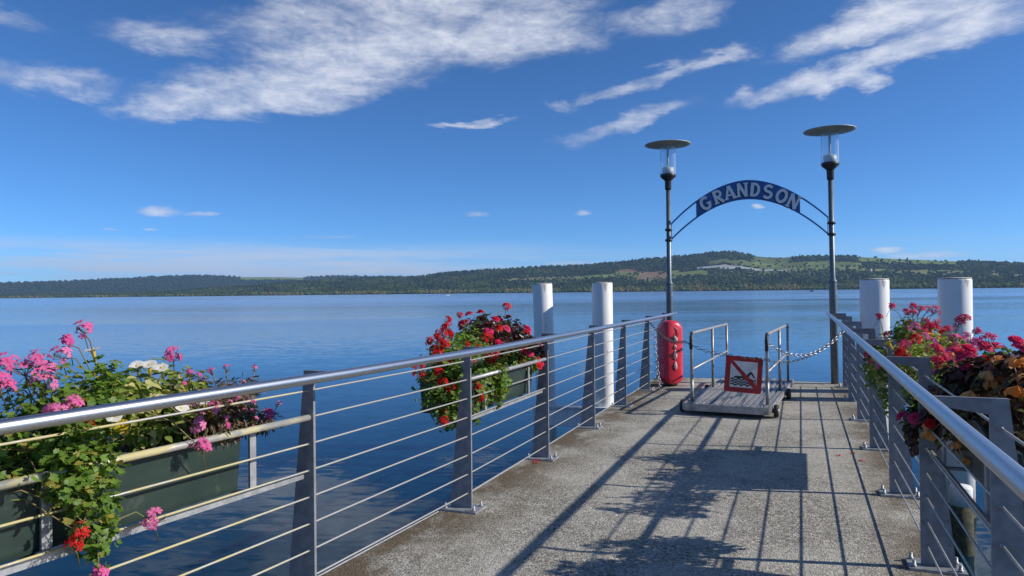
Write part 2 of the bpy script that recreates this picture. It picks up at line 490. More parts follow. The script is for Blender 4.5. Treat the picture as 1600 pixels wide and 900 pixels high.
# ------------------------------------------------------------------ mesh helpers
class MB:
    def __init__(self):
        self.v, self.f, self.mi, self.sm = [], [], [], []
        self.cur, self.smooth = 0, False

    def add(self, vs, fs):
        o = len(self.v)
        self.v += [tuple(a) for a in vs]
        for f in fs:
            self.f.append([i + o for i in f])
            self.mi.append(self.cur)
            self.sm.append(self.smooth)
        return self

    def box(self, c, s, rot=None, taper=1.0):
        hx, hy, hz = s[0] / 2, s[1] / 2, s[2] / 2
        vs = []
        for (x, y, z) in [(-1, -1, -1), (1, -1, -1), (1, 1, -1), (-1, 1, -1), (-1, -1, 1), (1, -1, 1), (1, 1, 1), (-1, 1, 1)]:
            k = taper if z > 0 else 1.0
            p = Vector((x * hx * k, y * hy * k, z * hz))
            if rot is not None:
                p = rot @ p
            vs.append((p.x + c[0], p.y + c[1], p.z + c[2]))
        return self.add(vs, [(0, 3, 2, 1), (4, 5, 6, 7), (0, 1, 5, 4), (1, 2, 6, 5), (2, 3, 7, 6), (3, 0, 4, 7)])

    def tube(self, path, r, n=10, cap=True, closed=False):
        path = [Vector(p) for p in path]
        k = len(path)
        rs = r if isinstance(r, (list, tuple)) else [r] * k
        vs, fs = [], []
        up = Vector((0, 0, 1))
        prev = None
        for i, p in enumerate(path):
            a = path[(i - 1) % k] if (closed or i > 0) else path[i]
            b = path[(i + 1) % k] if (closed or i < k - 1) else path[i]
            t = (b - a).normalized()
            if prev is None:
                s = t.cross(up)
                if s.length < 1e-3:
                    s = t.cross(Vector((0, 1, 0)))
            else:
                s = prev - t * prev.dot(t)
            s.normalize()
            prev = s
            w = s.cross(t)
            for j in range(n):
                q = 2 * math.pi * j / n
                vs.append(p + (s * math.cos(q) + w * math.sin(q)) * rs[i])
        for i in range(k if closed else k - 1):
            for j in range(n):
                a, b = i * n + j, i * n + (j + 1) % n
                c, d = ((i + 1) % k) * n + (j + 1) % n, ((i + 1) % k) * n + j
                fs.append((a, b, c, d))
        if cap and not closed:
            fs.append(tuple(range(n - 1, -1, -1)))
            fs.append(tuple((k - 1) * n + j for j in range(n)))
        return self.add(vs, fs)

    def lathe(self, prof, n=24, c=(0, 0, 0), cap=True):
        vs, fs = [], []
        for (r, z) in prof:
            for j in range(n):
                q = 2 * math.pi * j / n
                vs.append((c[0] + r * math.cos(q), c[1] + r * math.sin(q), c[2] + z))
        for i in range(len(prof) - 1):
            for j in range(n):
                fs.append((i * n + j, i * n + (j + 1) % n, (i + 1) * n + (j + 1) % n, (i + 1) * n + j))
        if cap:
            fs.append(tuple(range(n - 1, -1, -1)))
            fs.append(tuple((len(prof) - 1) * n + j for j in range(n)))
        return self.add(vs, fs)

    def prism(self, poly, fn, t0, t1):
        """poly in 2-D, fn(u, v, t) -> 3-D"""
        n = len(poly)
        vs = [fn(u, v, t0) for u, v in poly] + [fn(u, v, t1) for u, v in poly]
        fs = [tuple(range(n - 1, -1, -1)), tuple(range(n, 2 * n))]
        fs += [(i, (i + 1) % n, n + (i + 1) % n, n + i) for i in range(n)]
        return self.add(vs, fs)

    def mesh(self, name, mats):
        me = bpy.data.meshes.new(name)
        me.from_pydata(self.v, [], self.f)
        if not isinstance(mats, (list, tuple)):
            mats = [mats]
        for m in mats:
            me.materials.append(m)
        me.polygons.foreach_set('material_index', self.mi)
        me.polygons.foreach_set('use_smooth', self.sm)
        import bmesh
        bm = bmesh.new()
        bm.from_mesh(me)
        bmesh.ops.recalc_face_normals(bm, faces=bm.faces)
        bm.to_mesh(me)
        bm.free()
        me.update()
        return me

    def build(self, name, mats, parent=None, bevel=0.0, loc=None):
        return link(name, self.mesh(name, mats), parent, bevel, loc)


def link(name, me, parent=None, bevel=0.0, loc=None):
    o = bpy.data.objects.new(name, me)
    col.objects.link(o)
    if parent is not None:
        o.parent = parent
    if loc is not None:
        o.location = loc
    if bevel:
        md = o.modifiers.new('bevel', 'BEVEL')
        md.width = bevel
        md.segments = 2
        md.limit_method = 'ANGLE'
        md.angle_limit = R(35)
    return o


def S():
    b = MB()
    b.smooth = True
    return b


def empty(name, loc=(0, 0, 0), rz=0.0):
    o = bpy.data.objects.new(name, None)
    col.objects.link(o)
    o.location = loc
    o.rotation_euler = (0, 0, rz)
    o.empty_display_size = .2
    return o


def tag(o, label=None, cat=None, group=None, kind=None):
    if label:
        o['label'] = label
    if cat:
        o['category'] = cat
    if group:
        o['group'] = group
    if kind:
        o['kind'] = kind
    return o


def np_mesh(name, V, F, mats, smooth=False, mat_idx=None, colors=None, attr='tint'):
    """V (n,3), F (m,k) with k 3 or 4; colors per vertex (n,3)"""
    me = bpy.data.meshes.new(name)
    n, m, k = len(V), len(F), F.shape[1]
    me.vertices.add(n)
    me.vertices.foreach_set('co', np.asarray(V, dtype=np.float32).ravel())
    me.loops.add(m * k)
    me.loops.foreach_set('vertex_index', np.asarray(F, dtype=np.int32).ravel())
    me.polygons.add(m)
    me.polygons.foreach_set('loop_start', np.arange(0, m * k, k, dtype=np.int32))
    for mt in (mats if isinstance(mats, (list, tuple)) else [mats]):
        me.materials.append(mt)
    if mat_idx is not None:
        me.polygons.foreach_set('material_index', np.asarray(mat_idx, dtype=np.int32))
    me.polygons.foreach_set('use_smooth', np.full(m, smooth))
    if colors is not None:
        ca = me.color_attributes.new(attr, 'FLOAT_COLOR', 'POINT')
        c4 = np.ones((n, 4), dtype=np.float32)
        c4[:, :3] = colors
        ca.data.foreach_set('color', c4.ravel())
    me.update(calc_edges=True)
    return me


# ------------------------------------------------------------------ the lake
WZ = -1.5
g = 16000.0
lake = MB().add([(-g, -g, WZ), (g, -g, WZ), (g, g, WZ), (-g, g, WZ)], [(0, 1, 2, 3)]).build('lake', M['water'])
tag(lake, 'wide calm blue lake around the pier', kind='structure')


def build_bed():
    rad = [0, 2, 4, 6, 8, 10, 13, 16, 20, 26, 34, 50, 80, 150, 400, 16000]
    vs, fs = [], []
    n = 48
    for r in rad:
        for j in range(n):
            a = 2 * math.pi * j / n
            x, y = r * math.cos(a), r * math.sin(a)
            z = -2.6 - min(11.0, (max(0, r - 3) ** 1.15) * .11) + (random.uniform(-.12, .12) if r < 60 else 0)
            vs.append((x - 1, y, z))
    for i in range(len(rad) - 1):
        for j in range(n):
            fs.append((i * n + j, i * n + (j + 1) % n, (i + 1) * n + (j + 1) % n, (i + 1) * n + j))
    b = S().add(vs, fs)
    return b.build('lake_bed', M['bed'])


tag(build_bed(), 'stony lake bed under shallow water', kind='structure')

# ------------------------------------------------------------------ hills across the lake
AF = 1115.0


def az_of(px):
    return YAW - math.atan((px - 800) / AF)       # CCW from +Y


def ground_pt(px, dist):
    a = az_of(px)
    return -math.sin(a) * dist, math.cos(a) * dist


NEAR_SKY = [(-1500, 6), (-700, 4), (-300, 3), (0, 3), (170, 4), (250, 7), (350, 13), (450, 20), (550, 25), (620, 26), (660, 27), (700, 33),
            (750, 35.5), (800, 38), (850, 40.5), (900, 42), (950, 45), (1000, 50), (1050, 53), (1100, 58.5), (1135, 61), (1160, 58.5),
            (1178, 53.5), (1200, 51), (1225, 50.5), (1240, 51.5), (1300, 53), (1335, 51.5), (1345, 50), (1400, 46.5), (1450, 44),
            (1500, 41.5), (1530, 42), (1560, 39.5), (1600, 37), (1800, 33), (2200, 38), (3200, 30)]
FAR_SKY = [(-1500, 14), (-800, 20), (-300, 22), (0, 23.5), (60, 24), (150, 27), (250, 31), (300, 32), (350, 31), (375, 28.5), (420, 28.5),
           (470, 27), (520, 29), (560, 28.5), (650, 26), (800, 16), (1000, 6)]


def interp(tab, x):
    return float(np.interp(x, [t[0] for t in tab], [t[1] for t in tab]))


SHORE = [(-1500, 8200), (0, 7000), (250, 6000), (600, 4800), (900, 4200), (1600, 3900), (3200, 3600)]
DEPTH = [(-1500, 700), (0, 900), (250, 1300), (600, 2000), (900, 2400), (1600, 2600), (3200, 2600)]


def vnoise(x, y, seed=0):
    v = 0
    for k, (fx, a) in enumerate(((1, .5), (2.1, .27), (4.3, .15), (9.1, .08))):
        v += a * math.sin(fx * x * 1.7 + seed * 3.1 + 1.3 * math.sin(fx * y * 1.3 + seed + k)) * math.cos(fx * y * 1.9 + 2.1 * k + seed + .7 * math.sin(fx * x))
    return v


def near_pos(px, v):
    """v = 0 at the shore, 1 at the skyline; returns the terrain point"""
    S0, D = interp(SHORE, px), interp(DEPTH, px)
    t = v ** .85
    d = S0 + D * t
    e = interp(NEAR_SKY, px) / AF
    wob = 1 + .05 * vnoise(px * .02, v * 5, 3) * (v * (1 - v) * 4)
    cosf = math.cos(math.atan((px - 800) / AF))
    h = e * cosf * d * v * wob
    x, y = ground_pt(px, d)
    return x, y, WZ + .4 + h


GREEN, MEADOW = (.10, .15, .045), (.17, .22, .065)
BROWN, STUB, WHITE, VINE = (.22, .145, .085), (.20, .20, .09), (.36, .385, .38), (.12, .15, .055)
FLOOR = (.022, .034, .014)


def cover(px, v):
    """(colour, tree probability)"""
    w = v + .035 * vnoise(px * .03, v * 3, 1)
    xx = px + 14 * vnoise(px * .05, v * 6, 2)
    if w < .30:
        return FLOOR, 1.0
    if xx < 660:
        return FLOOR, 1.0
    if xx < 1000:
        if .46 < w < .60 and xx > 790:
            return STUB if xx < 900 else MEADOW, .12
        if .60 < w < .72 and 960 < xx:
            return BROWN, .0
        return FLOOR, 1.0
    if xx < 1062:
        if .36 < w < .62:
            return (BROWN if xx < 1042 else MEADOW), .05
        if .30 < w < .40:
            return STUB, .5
        return FLOOR, 1.0
    if xx < 1178:
        if .30 < w < .42:
            return GREEN, .75
        if .42 < w < .55:
            return (MEADOW, .06) if xx < 1100 else (VINE, .8)
        if .57 < w < .645 and xx > 1088:
            return (WHITE, 0.0)
        if .66 < w < .80 and xx > 1105:
            return VINE, .05
        return FLOOR, 1.0
    if xx < 1232:
        if w < .52:
            return GREEN, .7
        if .575 < w < .62:
            return WHITE, .0
        if .72 < w < .82:
            return MEADOW, .05
        return VINE, .03
    if xx < 1345:
        if w > .84:
            return FLOOR, 1.0
        if w > .70:
            return (MEADOW if vnoise(px * .04, 1, 5) > 0 else VINE), .03
        if w > .56:
            return (STUB if vnoise(px * .07, 3, 5) > 0 else MEADOW), .14
        return GREEN, .72
    if 1360 < xx < 1600 and .42 < w < .56 and vnoise(px * .06, 2, 7) > .12:
        return (MEADOW if vnoise(px * .1, 4, 7) > 0 else STUB), .06
    if xx < 1505:
        if w > .84:
            return MEADOW, .05
        if .66 < w < .84:
            return FLOOR, .85
        if .54 < w < .66:
            return (STUB if vnoise(px * .06, 3, 11) > 0 else MEADOW), .12
        return GREEN, .72
    if w > .55:
        return FLOOR, .95
    return GREEN, .75


def build_near_hills():
    xs = list(range(-1500, 0, 40)) + list(range(0, 1620, 5)) + list(range(1620, 3240, 40))
    vsn = 46
    V, C, F = [], [], []
    for px in xs:
        for j in range(vsn + 3):
            if j == 0:
                x, y = ground_pt(px, interp(SHORE, px) - 30)
                V.append((x, y, WZ - 3))
                C.append((.15, .14, .10))
            elif j <= vsn + 1:
                v = (j - 1) / vsn
                V.append(near_pos(px, v))
                C.append(cover(px, v)[0])
            else:                       # back slope
                x, y, z = near_pos(px, 1.0)
                V.append((x * 1.25, y * 1.25, z * .55))
                C.append(FLOOR)
    k = vsn + 3
    for i in range(len(xs) - 1):
        for j in range(k - 1):
            F.append((i * k + j, (i + 1) * k + j, (i + 1) * k + j + 1, i * k + j + 1))
    me = np_mesh('hills', np.array(V), np.array(F), M['land'], True, colors=np.array(C), attr='cover')
    return link('hills', me)


tag(build_near_hills(), 'wooded hills with fields beyond the lake', kind='structure')


def far_pos(px, v):
    d = 9800 + 2200 * v
    e = interp(FAR_SKY, px) / AF * math.cos(math.atan((px - 800) / AF))
    x, y = ground_pt(px, d)
    return x, y, WZ + .4 + e * d * v * (1 + .06 * vnoise(px * .015, v * 4, 9) * (v * (1 - v) * 4))


def build_far_hills():
    xs = list(range(-1500, 0, 40)) + list(range(0, 1000, 8))
    vsn = 26
    V, C, F = [], [], []
    for px in xs:
        for j in range(vsn + 2):
            v = min(1.0, j / vsn)
            x, y, z = far_pos(px, v)
            if j == vsn + 1:
                x, y, z = x * 1.15, y * 1.15, z * .5
            V.append((x, y, z))
            C.append(MEADOW if (375 < px < 475 and v > .86) else (.026, .04, .018))
    k = vsn + 2
    for i in range(len(xs) - 1):
        for j in range(k - 1):
            F.append((i * k + j, (i + 1) * k + j, (i + 1) * k + j + 1, i * k + j + 1))
    me = np_mesh('far_hills', np.array(V), np.array(F), M['land'], True, colors=np.array(C), attr='cover')
    return link('far_hills', me)


tag(build_far_hills(), 'distant blue wooded ridge behind the nearer hills', kind='structure')

ICO_V = []
_p = (1 + 5 ** .5) / 2
for a, b in ((1, _p), (-1, _p), (1, -_p), (-1, -_p)):
    ICO_V += [(0, a, b), (a, b, 0), (b, 0, a)]
ICO_V = np.array(ICO_V) / math.hypot(1, _p)


def ico_faces():
    fs = []
    for i in range(12):
        for j in range(i + 1, 12):
            for k in range(j + 1, 12):
                a, b, c = ICO_V[i], ICO_V[j], ICO_V[k]
                if max(np.linalg.norm(a - b), np.linalg.norm(b - c), np.linalg.norm(a - c)) < 1.1:
                    fs.append((i, j, k) if np.dot(np.cross(b - a, c - a), a) > 0 else (i, k, j))
    return np.array(fs)


ICO_F = ico_faces()


def forest(name, pts, hs, ws, cols, label):
    n = len(pts)
    ang = rng.uniform(0, 6.28, n)
    base = ICO_V[None] * (1 + rng.uniform(-.28, .28, (n, 12, 1)))
    c, s = np.cos(ang)[:, None], np.sin(ang)[:, None]
    X = base[..., 0] * c - base[..., 1] * s
    Y = base[..., 0] * s + base[..., 1] * c
    V = np.stack([X * ws[:, None] / 2, Y * ws[:, None] / 2, base[..., 2] * hs[:, None] * .55 + hs[:, None] * .5], -1) + pts[:, None, :]
    F = ICO_F[None] + (np.arange(n) * 12)[:, None, None]
    shade = np.repeat(cols, 12, 0)
    me = np_mesh(name, V.reshape(-1, 3), F.reshape(-1, 3), M['wood'], True, colors=shade, attr='cover')
    return tag(link(name, me), label, kind='stuff')


def grow_woods():
    P, Hh, W, C = [], [], [], []
    n = 0
    while n < 30000:
        px = rng.uniform(-120, 1760)
        v = rng.uniform(0, 1.0) if rng.random() > .14 else rng.uniform(0, .10)
        if px < 420:
            v = rng.uniform(0, 1)
            if rng.random() < .45:
                continue
        c, pr = cover(px, v)
        if rng.random() > pr:
            continue
        x, y, z = near_pos(px, v)
        d = math.hypot(x, y)
        h = rng.uniform(9, 19)
        w = rng.uniform(13, 27)
        if rng.random() < .12:
            w, h = w * .5, h * 1.25
        tone = .5 + .55 * vnoise(px * .028, v * 5, 6) + .35 * vnoise(px * .11, v * 13, 8) + rng.normal() * .16
        if v < .13:
            k = min(.999, max(0, tone + .12))
            col_ = [(.030, .048, .018), (.045, .070, .022), (.070, .100, .030), (.115, .130, .042), (.155, .125, .045)][int(k * 5)]
            h *= rng.uniform(.4, 1.1)
        else:
            k = min(.999, max(0, tone))
            col_ = [(.013, .025, .011), (.021, .038, .014), (.034, .056, .019), (.050, .076, .024), (.082, .100, .030)][int(k * 5)]
        P.append((x, y, z - 1.0))
        Hh.append(h)
        W.append(w)
        C.append(np.array(col_) * rng.uniform(.85, 1.15))
        n += 1
    forest('woodland', np.array(P), np.array(Hh), np.array(W), np.array(C), 'mixed green and yellow woods covering the far hills')
    P, Hh, W, C = [], [], [], []
    for _ in range(7000):
        px, v = rng.uniform(-120, 760), rng.uniform(0.1, 1)
        if 375 < px < 475 and v > .84:
            continue
        x, y, z = far_pos(px, v)
        P.append((x, y, z - 2))
        Hh.append(rng.uniform(16, 30))
        W.append(rng.uniform(22, 44))
        C.append(np.array((.026, .042, .018)) * rng.uniform(.7, 1.3))
    forest('distant_woodland', np.array(P), np.array(Hh), np.array(W), np.array(C), 'woods on the distant blue ridge')


grow_woods()


# houses of the villages on the slope
def build_houses():
    wl = MB()
    wl.add([(-6, -5, -2), (6, -5, -2), (6, 5, -2), (-6, 5, -2), (-6, -5, 6), (6, -5, 6), (6, 5, 6), (-6, 5, 6), (-6, 0, 9.5), (6, 0, 9.5)],
           [(0, 1, 5, 4), (2, 3, 7, 6), (1, 2, 6, 9, 5), (3, 0, 4, 8, 7), (0, 3, 2, 1)])
    wm = wl.mesh('wall', M['housewall'])
    rf = MB()
    rf.add([(-6.6, -5.8, 5.6), (6.6, -5.8, 5.6), (6.6, 0, 9.9), (-6.6, 0, 9.9), (6.6, 5.8, 5.6), (-6.6, 5.8, 5.6),
            (-6.6, -5.8, 6.0), (6.6, -5.8, 6.0), (6.6, 0, 10.3), (-6.6, 0, 10.3), (6.6, 5.8, 6.0), (-6.6, 5.8, 6.0)],
           [(0, 3, 2, 1), (3, 5, 4, 2), (6, 7, 8, 9), (9, 8, 10, 11), (0, 1, 7, 6), (4, 5, 11, 10), (1, 2, 8, 7), (2, 4, 10, 8), (3, 0, 6, 9), (5, 3, 9, 11)])
    rm = rf.mesh('roof', M['roof'])
    spots = []
    for _ in range(46):
        spots.append((rng.uniform(1105, 1600), rng.uniform(.34, .62)))
    for _ in range(9):
        spots.append((rng.uniform(960, 1060), rng.uniform(.32, .42)))
    for px, v in [(1155, .93), (1345, .47), (205, .2), (206, .35)]:
        spots.append((px, v))
    for px, v in spots:
        h = empty('house', near_pos(px, v), rng.uniform(0, 3.14))
        k = rng.uniform(.75, 1.35)
        h.scale = (k, k, k)
        tag(h, 'small pale house with brown roof among trees on the far hillside', 'house', 'houses on the hillside across the lake')
        link('wall', wm, h)
        link('roof', rm, h)


build_houses()

# ------------------------------------------------------------------ the air
hz = MB().box((0, 0, 242), (32000 - 200, 32000 - 200, 520))
hz = hz.build('haze', None)
hz.data.materials.clear()


def haze_mat():
    m, T, out = mat_base('haze_air')
    v = T.n('ShaderNodeVolumePrincipled')
    v.inputs['Color'].default_value = (.42, .66, 1.0, 1)
    v.inputs['Density'].default_value = 0.000036
    v.inputs['Anisotropy'].default_value = .15
    T.put(out.inputs['Volume'], v.outputs[0])
    return m


hz.data.materials.append(haze_mat())
tag(hz, 'thin blue haze over the lake', kind='stuff')


# ------------------------------------------------------------------ the pier
def xl(y):
    """inner face of the left posts: the walkway widens towards the shore"""
    return float(np.interp(y, [-4, 0, 1.3, 2.88, 4.47, 6.0, 13], [-2.85, -2.5, -2.38, -2.215, -2.12, -2.11, -2.12]))


XR = .585
END_Y = 12.55


def build_deck():
    ys = [-5, -3, -1, 0, 1.3, 2.88, 4.47, 6, 9, 12.0, END_Y]
    L = [(xl(y) - .20, y) for y in ys]
    Rr = [(.765, y) for y in reversed(ys)]
    d = MB().prism(L + Rr, lambda u, v, t: (u, v, t), -.34, 0.0)
    deck = d.build('pier_deck', M['deck'], bevel=.008)
    tag(deck, 'speckled concrete walkway of the pier', kind='structure')
    # steel lip along the left edge, dark fender beam at the head
    e = MB()
    e.tube([(xl(y) - .212, y, -.012) for y in ys], .011, 6)
    e.build('edge_lip', M['galv_lt'], deck)
    f = MB().box((-.78, END_Y + .09, -.14), (3.1, .17, .20))
    f.build('head_beam', M['pierside'], deck, .01)
    for x, y in [(-1.75, 1.5), (.25, 1.5), (-1.75, 6.2), (.25, 6.2), (-1.75, 11.0), (.25, 11.0)]:
        S().lathe([(.16, -3.4), (.16, -.33)], 16, (x, y, 0)).build('support_column', M['pierside'], deck)
    return deck


deck = build_deck()

# ---- railings
CAB = [.115 + .1305 * k for k in range(8)]
HR_Z = 1.12
POST_L = [-.3, 1.29, 2.88, 4.47, 6.07, 7.63, 9.18, 10.75, 12.15]
POST_R = [-.25, 1.3, 2.83, 4.40, 5.86, 7.46, 9.05, 10.66, 12.0]


def post_mesh(sgn):
    """sgn = -1: outer side towards -X.  Inner edge at x = 0; the arm reaches inwards to the handrail"""
    b = MB()
    o = sgn
    i = -sgn
    poly = [(0, .012), (o * .165, .012), (o * .055, 1.128), (i * .185, 1.128), (i * .185, 1.100), (0, 1.072)]
    b.prism(poly, lambda u, v, t: (u, t, v), -.008, .008)
    return b.mesh('post', M['galv'])


def base_mesh(sgn):
    return MB().box((sgn * .07, 0, .007), (.27, .17, .014)).mesh('base_plate', M['galv_lt'])


bolt_b = S().lathe([(.013, .0), (.013, .012), (.009, .012), (.009, .034), (.006, .037)], 8)
bolt_me = bolt_b.mesh('bolt', M['galv_lt'])


def railing(side):
    s = -1 if side == 'L' else 1
    posts = POST_L if side == 'L' else POST_R
    line = xl if side == 'L' else (lambda y: XR)
    root = empty('pier_railing', (line(4.4), 4.4, 0))
    off = Vector((-line(4.4), -4.4, 0))
    pm, bm_ = post_mesh(s), base_mesh(s)
    for y in posts:
        p = link('post', pm, root, loc=Vector((line(y), y, 0)) + off)
        link('base_plate', bm_, p)
        for bx in (-.04, .175):
            for by in (-.06, .06):
                link('bolt', bolt_me, p, loc=(s * bx, by, .013))
    fit = S().lathe([(.009, -.014), (.011, -.008), (.011, .008), (.009, .014)], 8)
    fit.v = [(a_, c_, b_) for (a_, b_, c_) in fit.v]
    fm = fit.mesh('rod_fitting', M['galv_lt'])
    for p, y in [(c_, y_) for c_, y_ in zip([o for o in root.children if o.name.startswith('post')], sorted(posts))]:
        yy = p.location.y + 4.4
        if .5 < yy < 8:
            for k, z in enumerate(CAB):
                if not (side == 'R' and k == 6):
                    link('rod_fitting', fm, p, loc=(s * .03, 0, z))
    y0, y1 = posts[0] - 1.0, posts[-1]
    ys = [y0] + posts
    in_ = -s * .19
    end = 12.05 if side == 'L' else 12.35
    hy = [y for y in ys if y < end - .2] + [end]
    h = S().tube([(line(y) + in_, y, HR_Z) for y in hy], .0235, 16)
    h.build('handrail', M['steel'], root, loc=off)
    spans = [(1.29, 2.88), (4.47, 6.07)] if side == 'L' else None
    for k, z in enumerate(CAB):
        if k == 6 and side == 'R':
            b = S().tube([(XR + .02, y, z) for y in [-.25] + [q for q in posts if -.2 < q < 9.2]], .0165, 12)
            b.build('support_tube', M['galv_lt'], root, loc=off)
            S().tube([(XR + .035, y, z) for y in (9.05, 10.66, 12.0)], .005, 6).build('rod', M['rod'], root, loc=off)
            continue
        b = S()
        b.tube([(line(y) + s * .03, y, z) for y in ys], .0052, 6)
        b.build('rod', M['rod_lichen' if side == 'L' else 'rod'], root, loc=off)
    # frames that carry the flower troughs
    for (a, b_) in (spans or [(2.83, 4.40), (5.86, 7.46)]):
        xa, xb = line(a) + s * .055, line(b_) + s * .055
        if side == 'L':
            S().tube([(xa - s * .03, a, CAB[6]), (xb - s * .03, b_, CAB[6])], .0155, 12).build('support_tube', M['rod_lichen'] if a < 2 else M['galv_lt'], root, loc=off)
        bar = MB()
        d = Vector((xb - xa, b_ - a, 0))
        rot = Matrix.Rotation(math.atan2(-d.x, d.y), 3, 'Z')
        bar.box(((xa + xb) / 2, (a + b_) / 2, .615), (.012, d.length, .034), rot)
        bar.build('trough_bar', M['galv_lt'], root, loc=off)
        for t in (.24, .80):
            u = MB().box((xa + d.x * t + s * .012, a + d.y * t, .755), (.012, .035, .30), rot)
            u.build('trough_strap', M['galv_lt'], root, loc=off)
            w = MB().box((xa + d.x * t + s * .2, a + d.y * t, .607), (.40, .035, .012), rot)
            w.build('trough_bracket', M['galv'], root, loc=off)
    return root


rl = railing('L')
tag(rl, 'grey steel railing with rods on the side of the red lifebuoy case', 'railing')
rr = railing('R')
tag(rr, 'grey steel railing with rods on the side of the orange begonias', 'railing')


# ---- white piles and fender beam
def pile(x, y, top, r, lean, label):
    b = S()
    root = empty('mooring_pile', (x, y, WZ))
    h = top - WZ
    root.rotation_euler = (0, lean, 0)
    S().lathe([(r, -2.0), (r, h - .03), (r * .97, h - .008)], 40, cap=True).build('shaft', M['pile'], root)
    S().lathe([(r * .985, h - .012), (r * .975, h + .004), (r * .55, h + .010), (.01, h + .012)], 40).build('cap', M['pile_top'], root)
    S().lathe([(r + .004, -.9), (r + .012, -.2), (r + .006, .18)], 30).build('weed_band', M['moss'], root)
    tag(root, label, 'pile')
    return root


pile(-4.46, 12.75, 1.662, .186, R(-1.3), 'white mooring pile, leaning slightly, next to red potted flowers on the railing')
pile(-3.42, 12.95, 1.665, .190, 0, 'white mooring pile standing between the leaning pile and red lifebuoy case')
pile(1.0, 11.62, 1.640, .195, 0, 'white mooring pile nearest the right lamp post, behind pink and red geraniums'.replace('right ', ''))
pile(1.90, 10.98, 1.627, .198, 0, 'white mooring pile farther from the lamp post, behind the geranium trough')

lp = empty('low_pile', (1.66, 9.4, WZ))
S().lathe([(.115, -2.5), (.118, .1), (.115, .54)], 24).build('mossy_foot', M['moss'], lp)
S().lathe([(.112, .53), (.112, .74), (.10, .76), (.03, .765)], 24).build('shaft', M['pile'], lp)
tag(lp, 'short white pile with mossy foot standing in water below the begonia trough', 'pile')

fb = empty('fender_beam', (-3.9, 12.8, -.82))
MB().box((0.35, 0, 0), (2.3, .20, .34), Matrix.Rotation(R(8), 3, 'Z')).build('web', M['beam'], fb, .01)
MB().box((0.35, 0, .185), (2.34, .26, .03), Matrix.Rotation(R(8), 3, 'Z')).build('flange', M['beam'], fb)
tag(fb, 'pale horizontal beam joining two white mooring piles above the water', 'beam')


# ---- lamps
def lamp(x, y, lean, label):
    root = empty('pier_lamp', (x, y, 0))
    root.rotation_euler = (0, lean, 0)
    S().lathe([(.057, -.3), (.057, 1.60), (.054, 1.64), (.041, 1.68), (.037, 3.30)], 24).build('pole', M['pole'], root)
    for z in (1.62, 2.37, 2.55):
        S().lathe([(.055, z - .02), (.063, z - .012), (.063, z + .012), (.055, z + .02)], 20).build('collar', M['pole' if z < 2 else 'darkmetal'], root)
    S().lathe([(.050, 3.24), (.055, 3.26), (.055, 3.38), (.062, 3.40), (.13, 3.46), (.135, 3.50), (.125, 3.51)], 28).build('lamp_holder', M['darkmetal'], root)
    S().lathe([(.085, 3.50), (.098, 3.51), (.098, 3.62), (.02, 3.625)], 28).build('lamp_socket', M['white_plastic'], root)
    S().lathe([(.018, 3.62), (.018, 3.96)], 12).build('lamp_tube', M['white_plastic'], root)
    S().lathe([(.128, 3.50), (.128, 4.00)], 32, cap=False).build('lamp_glass', M['glass'], root)
    sh = S().lathe([(.13, 3.985), (.385, 4.012), (.388, 4.022), (.16, 4.055), (.11, 4.082), (.01, 4.088)], 40)
    sh.build('lamp_shade', M['shade'], root)
    tag(root, label, 'lamp post', 'lamp posts carrying the arch')
    return root


lamp(-2.09, 12.4, 0, 'grey lamp post with flat disc shade behind the red lifebuoy case')
lamp(.49, 12.4, R(-.45), 'grey lamp post with flat disc shade at the end of railing with begonias')


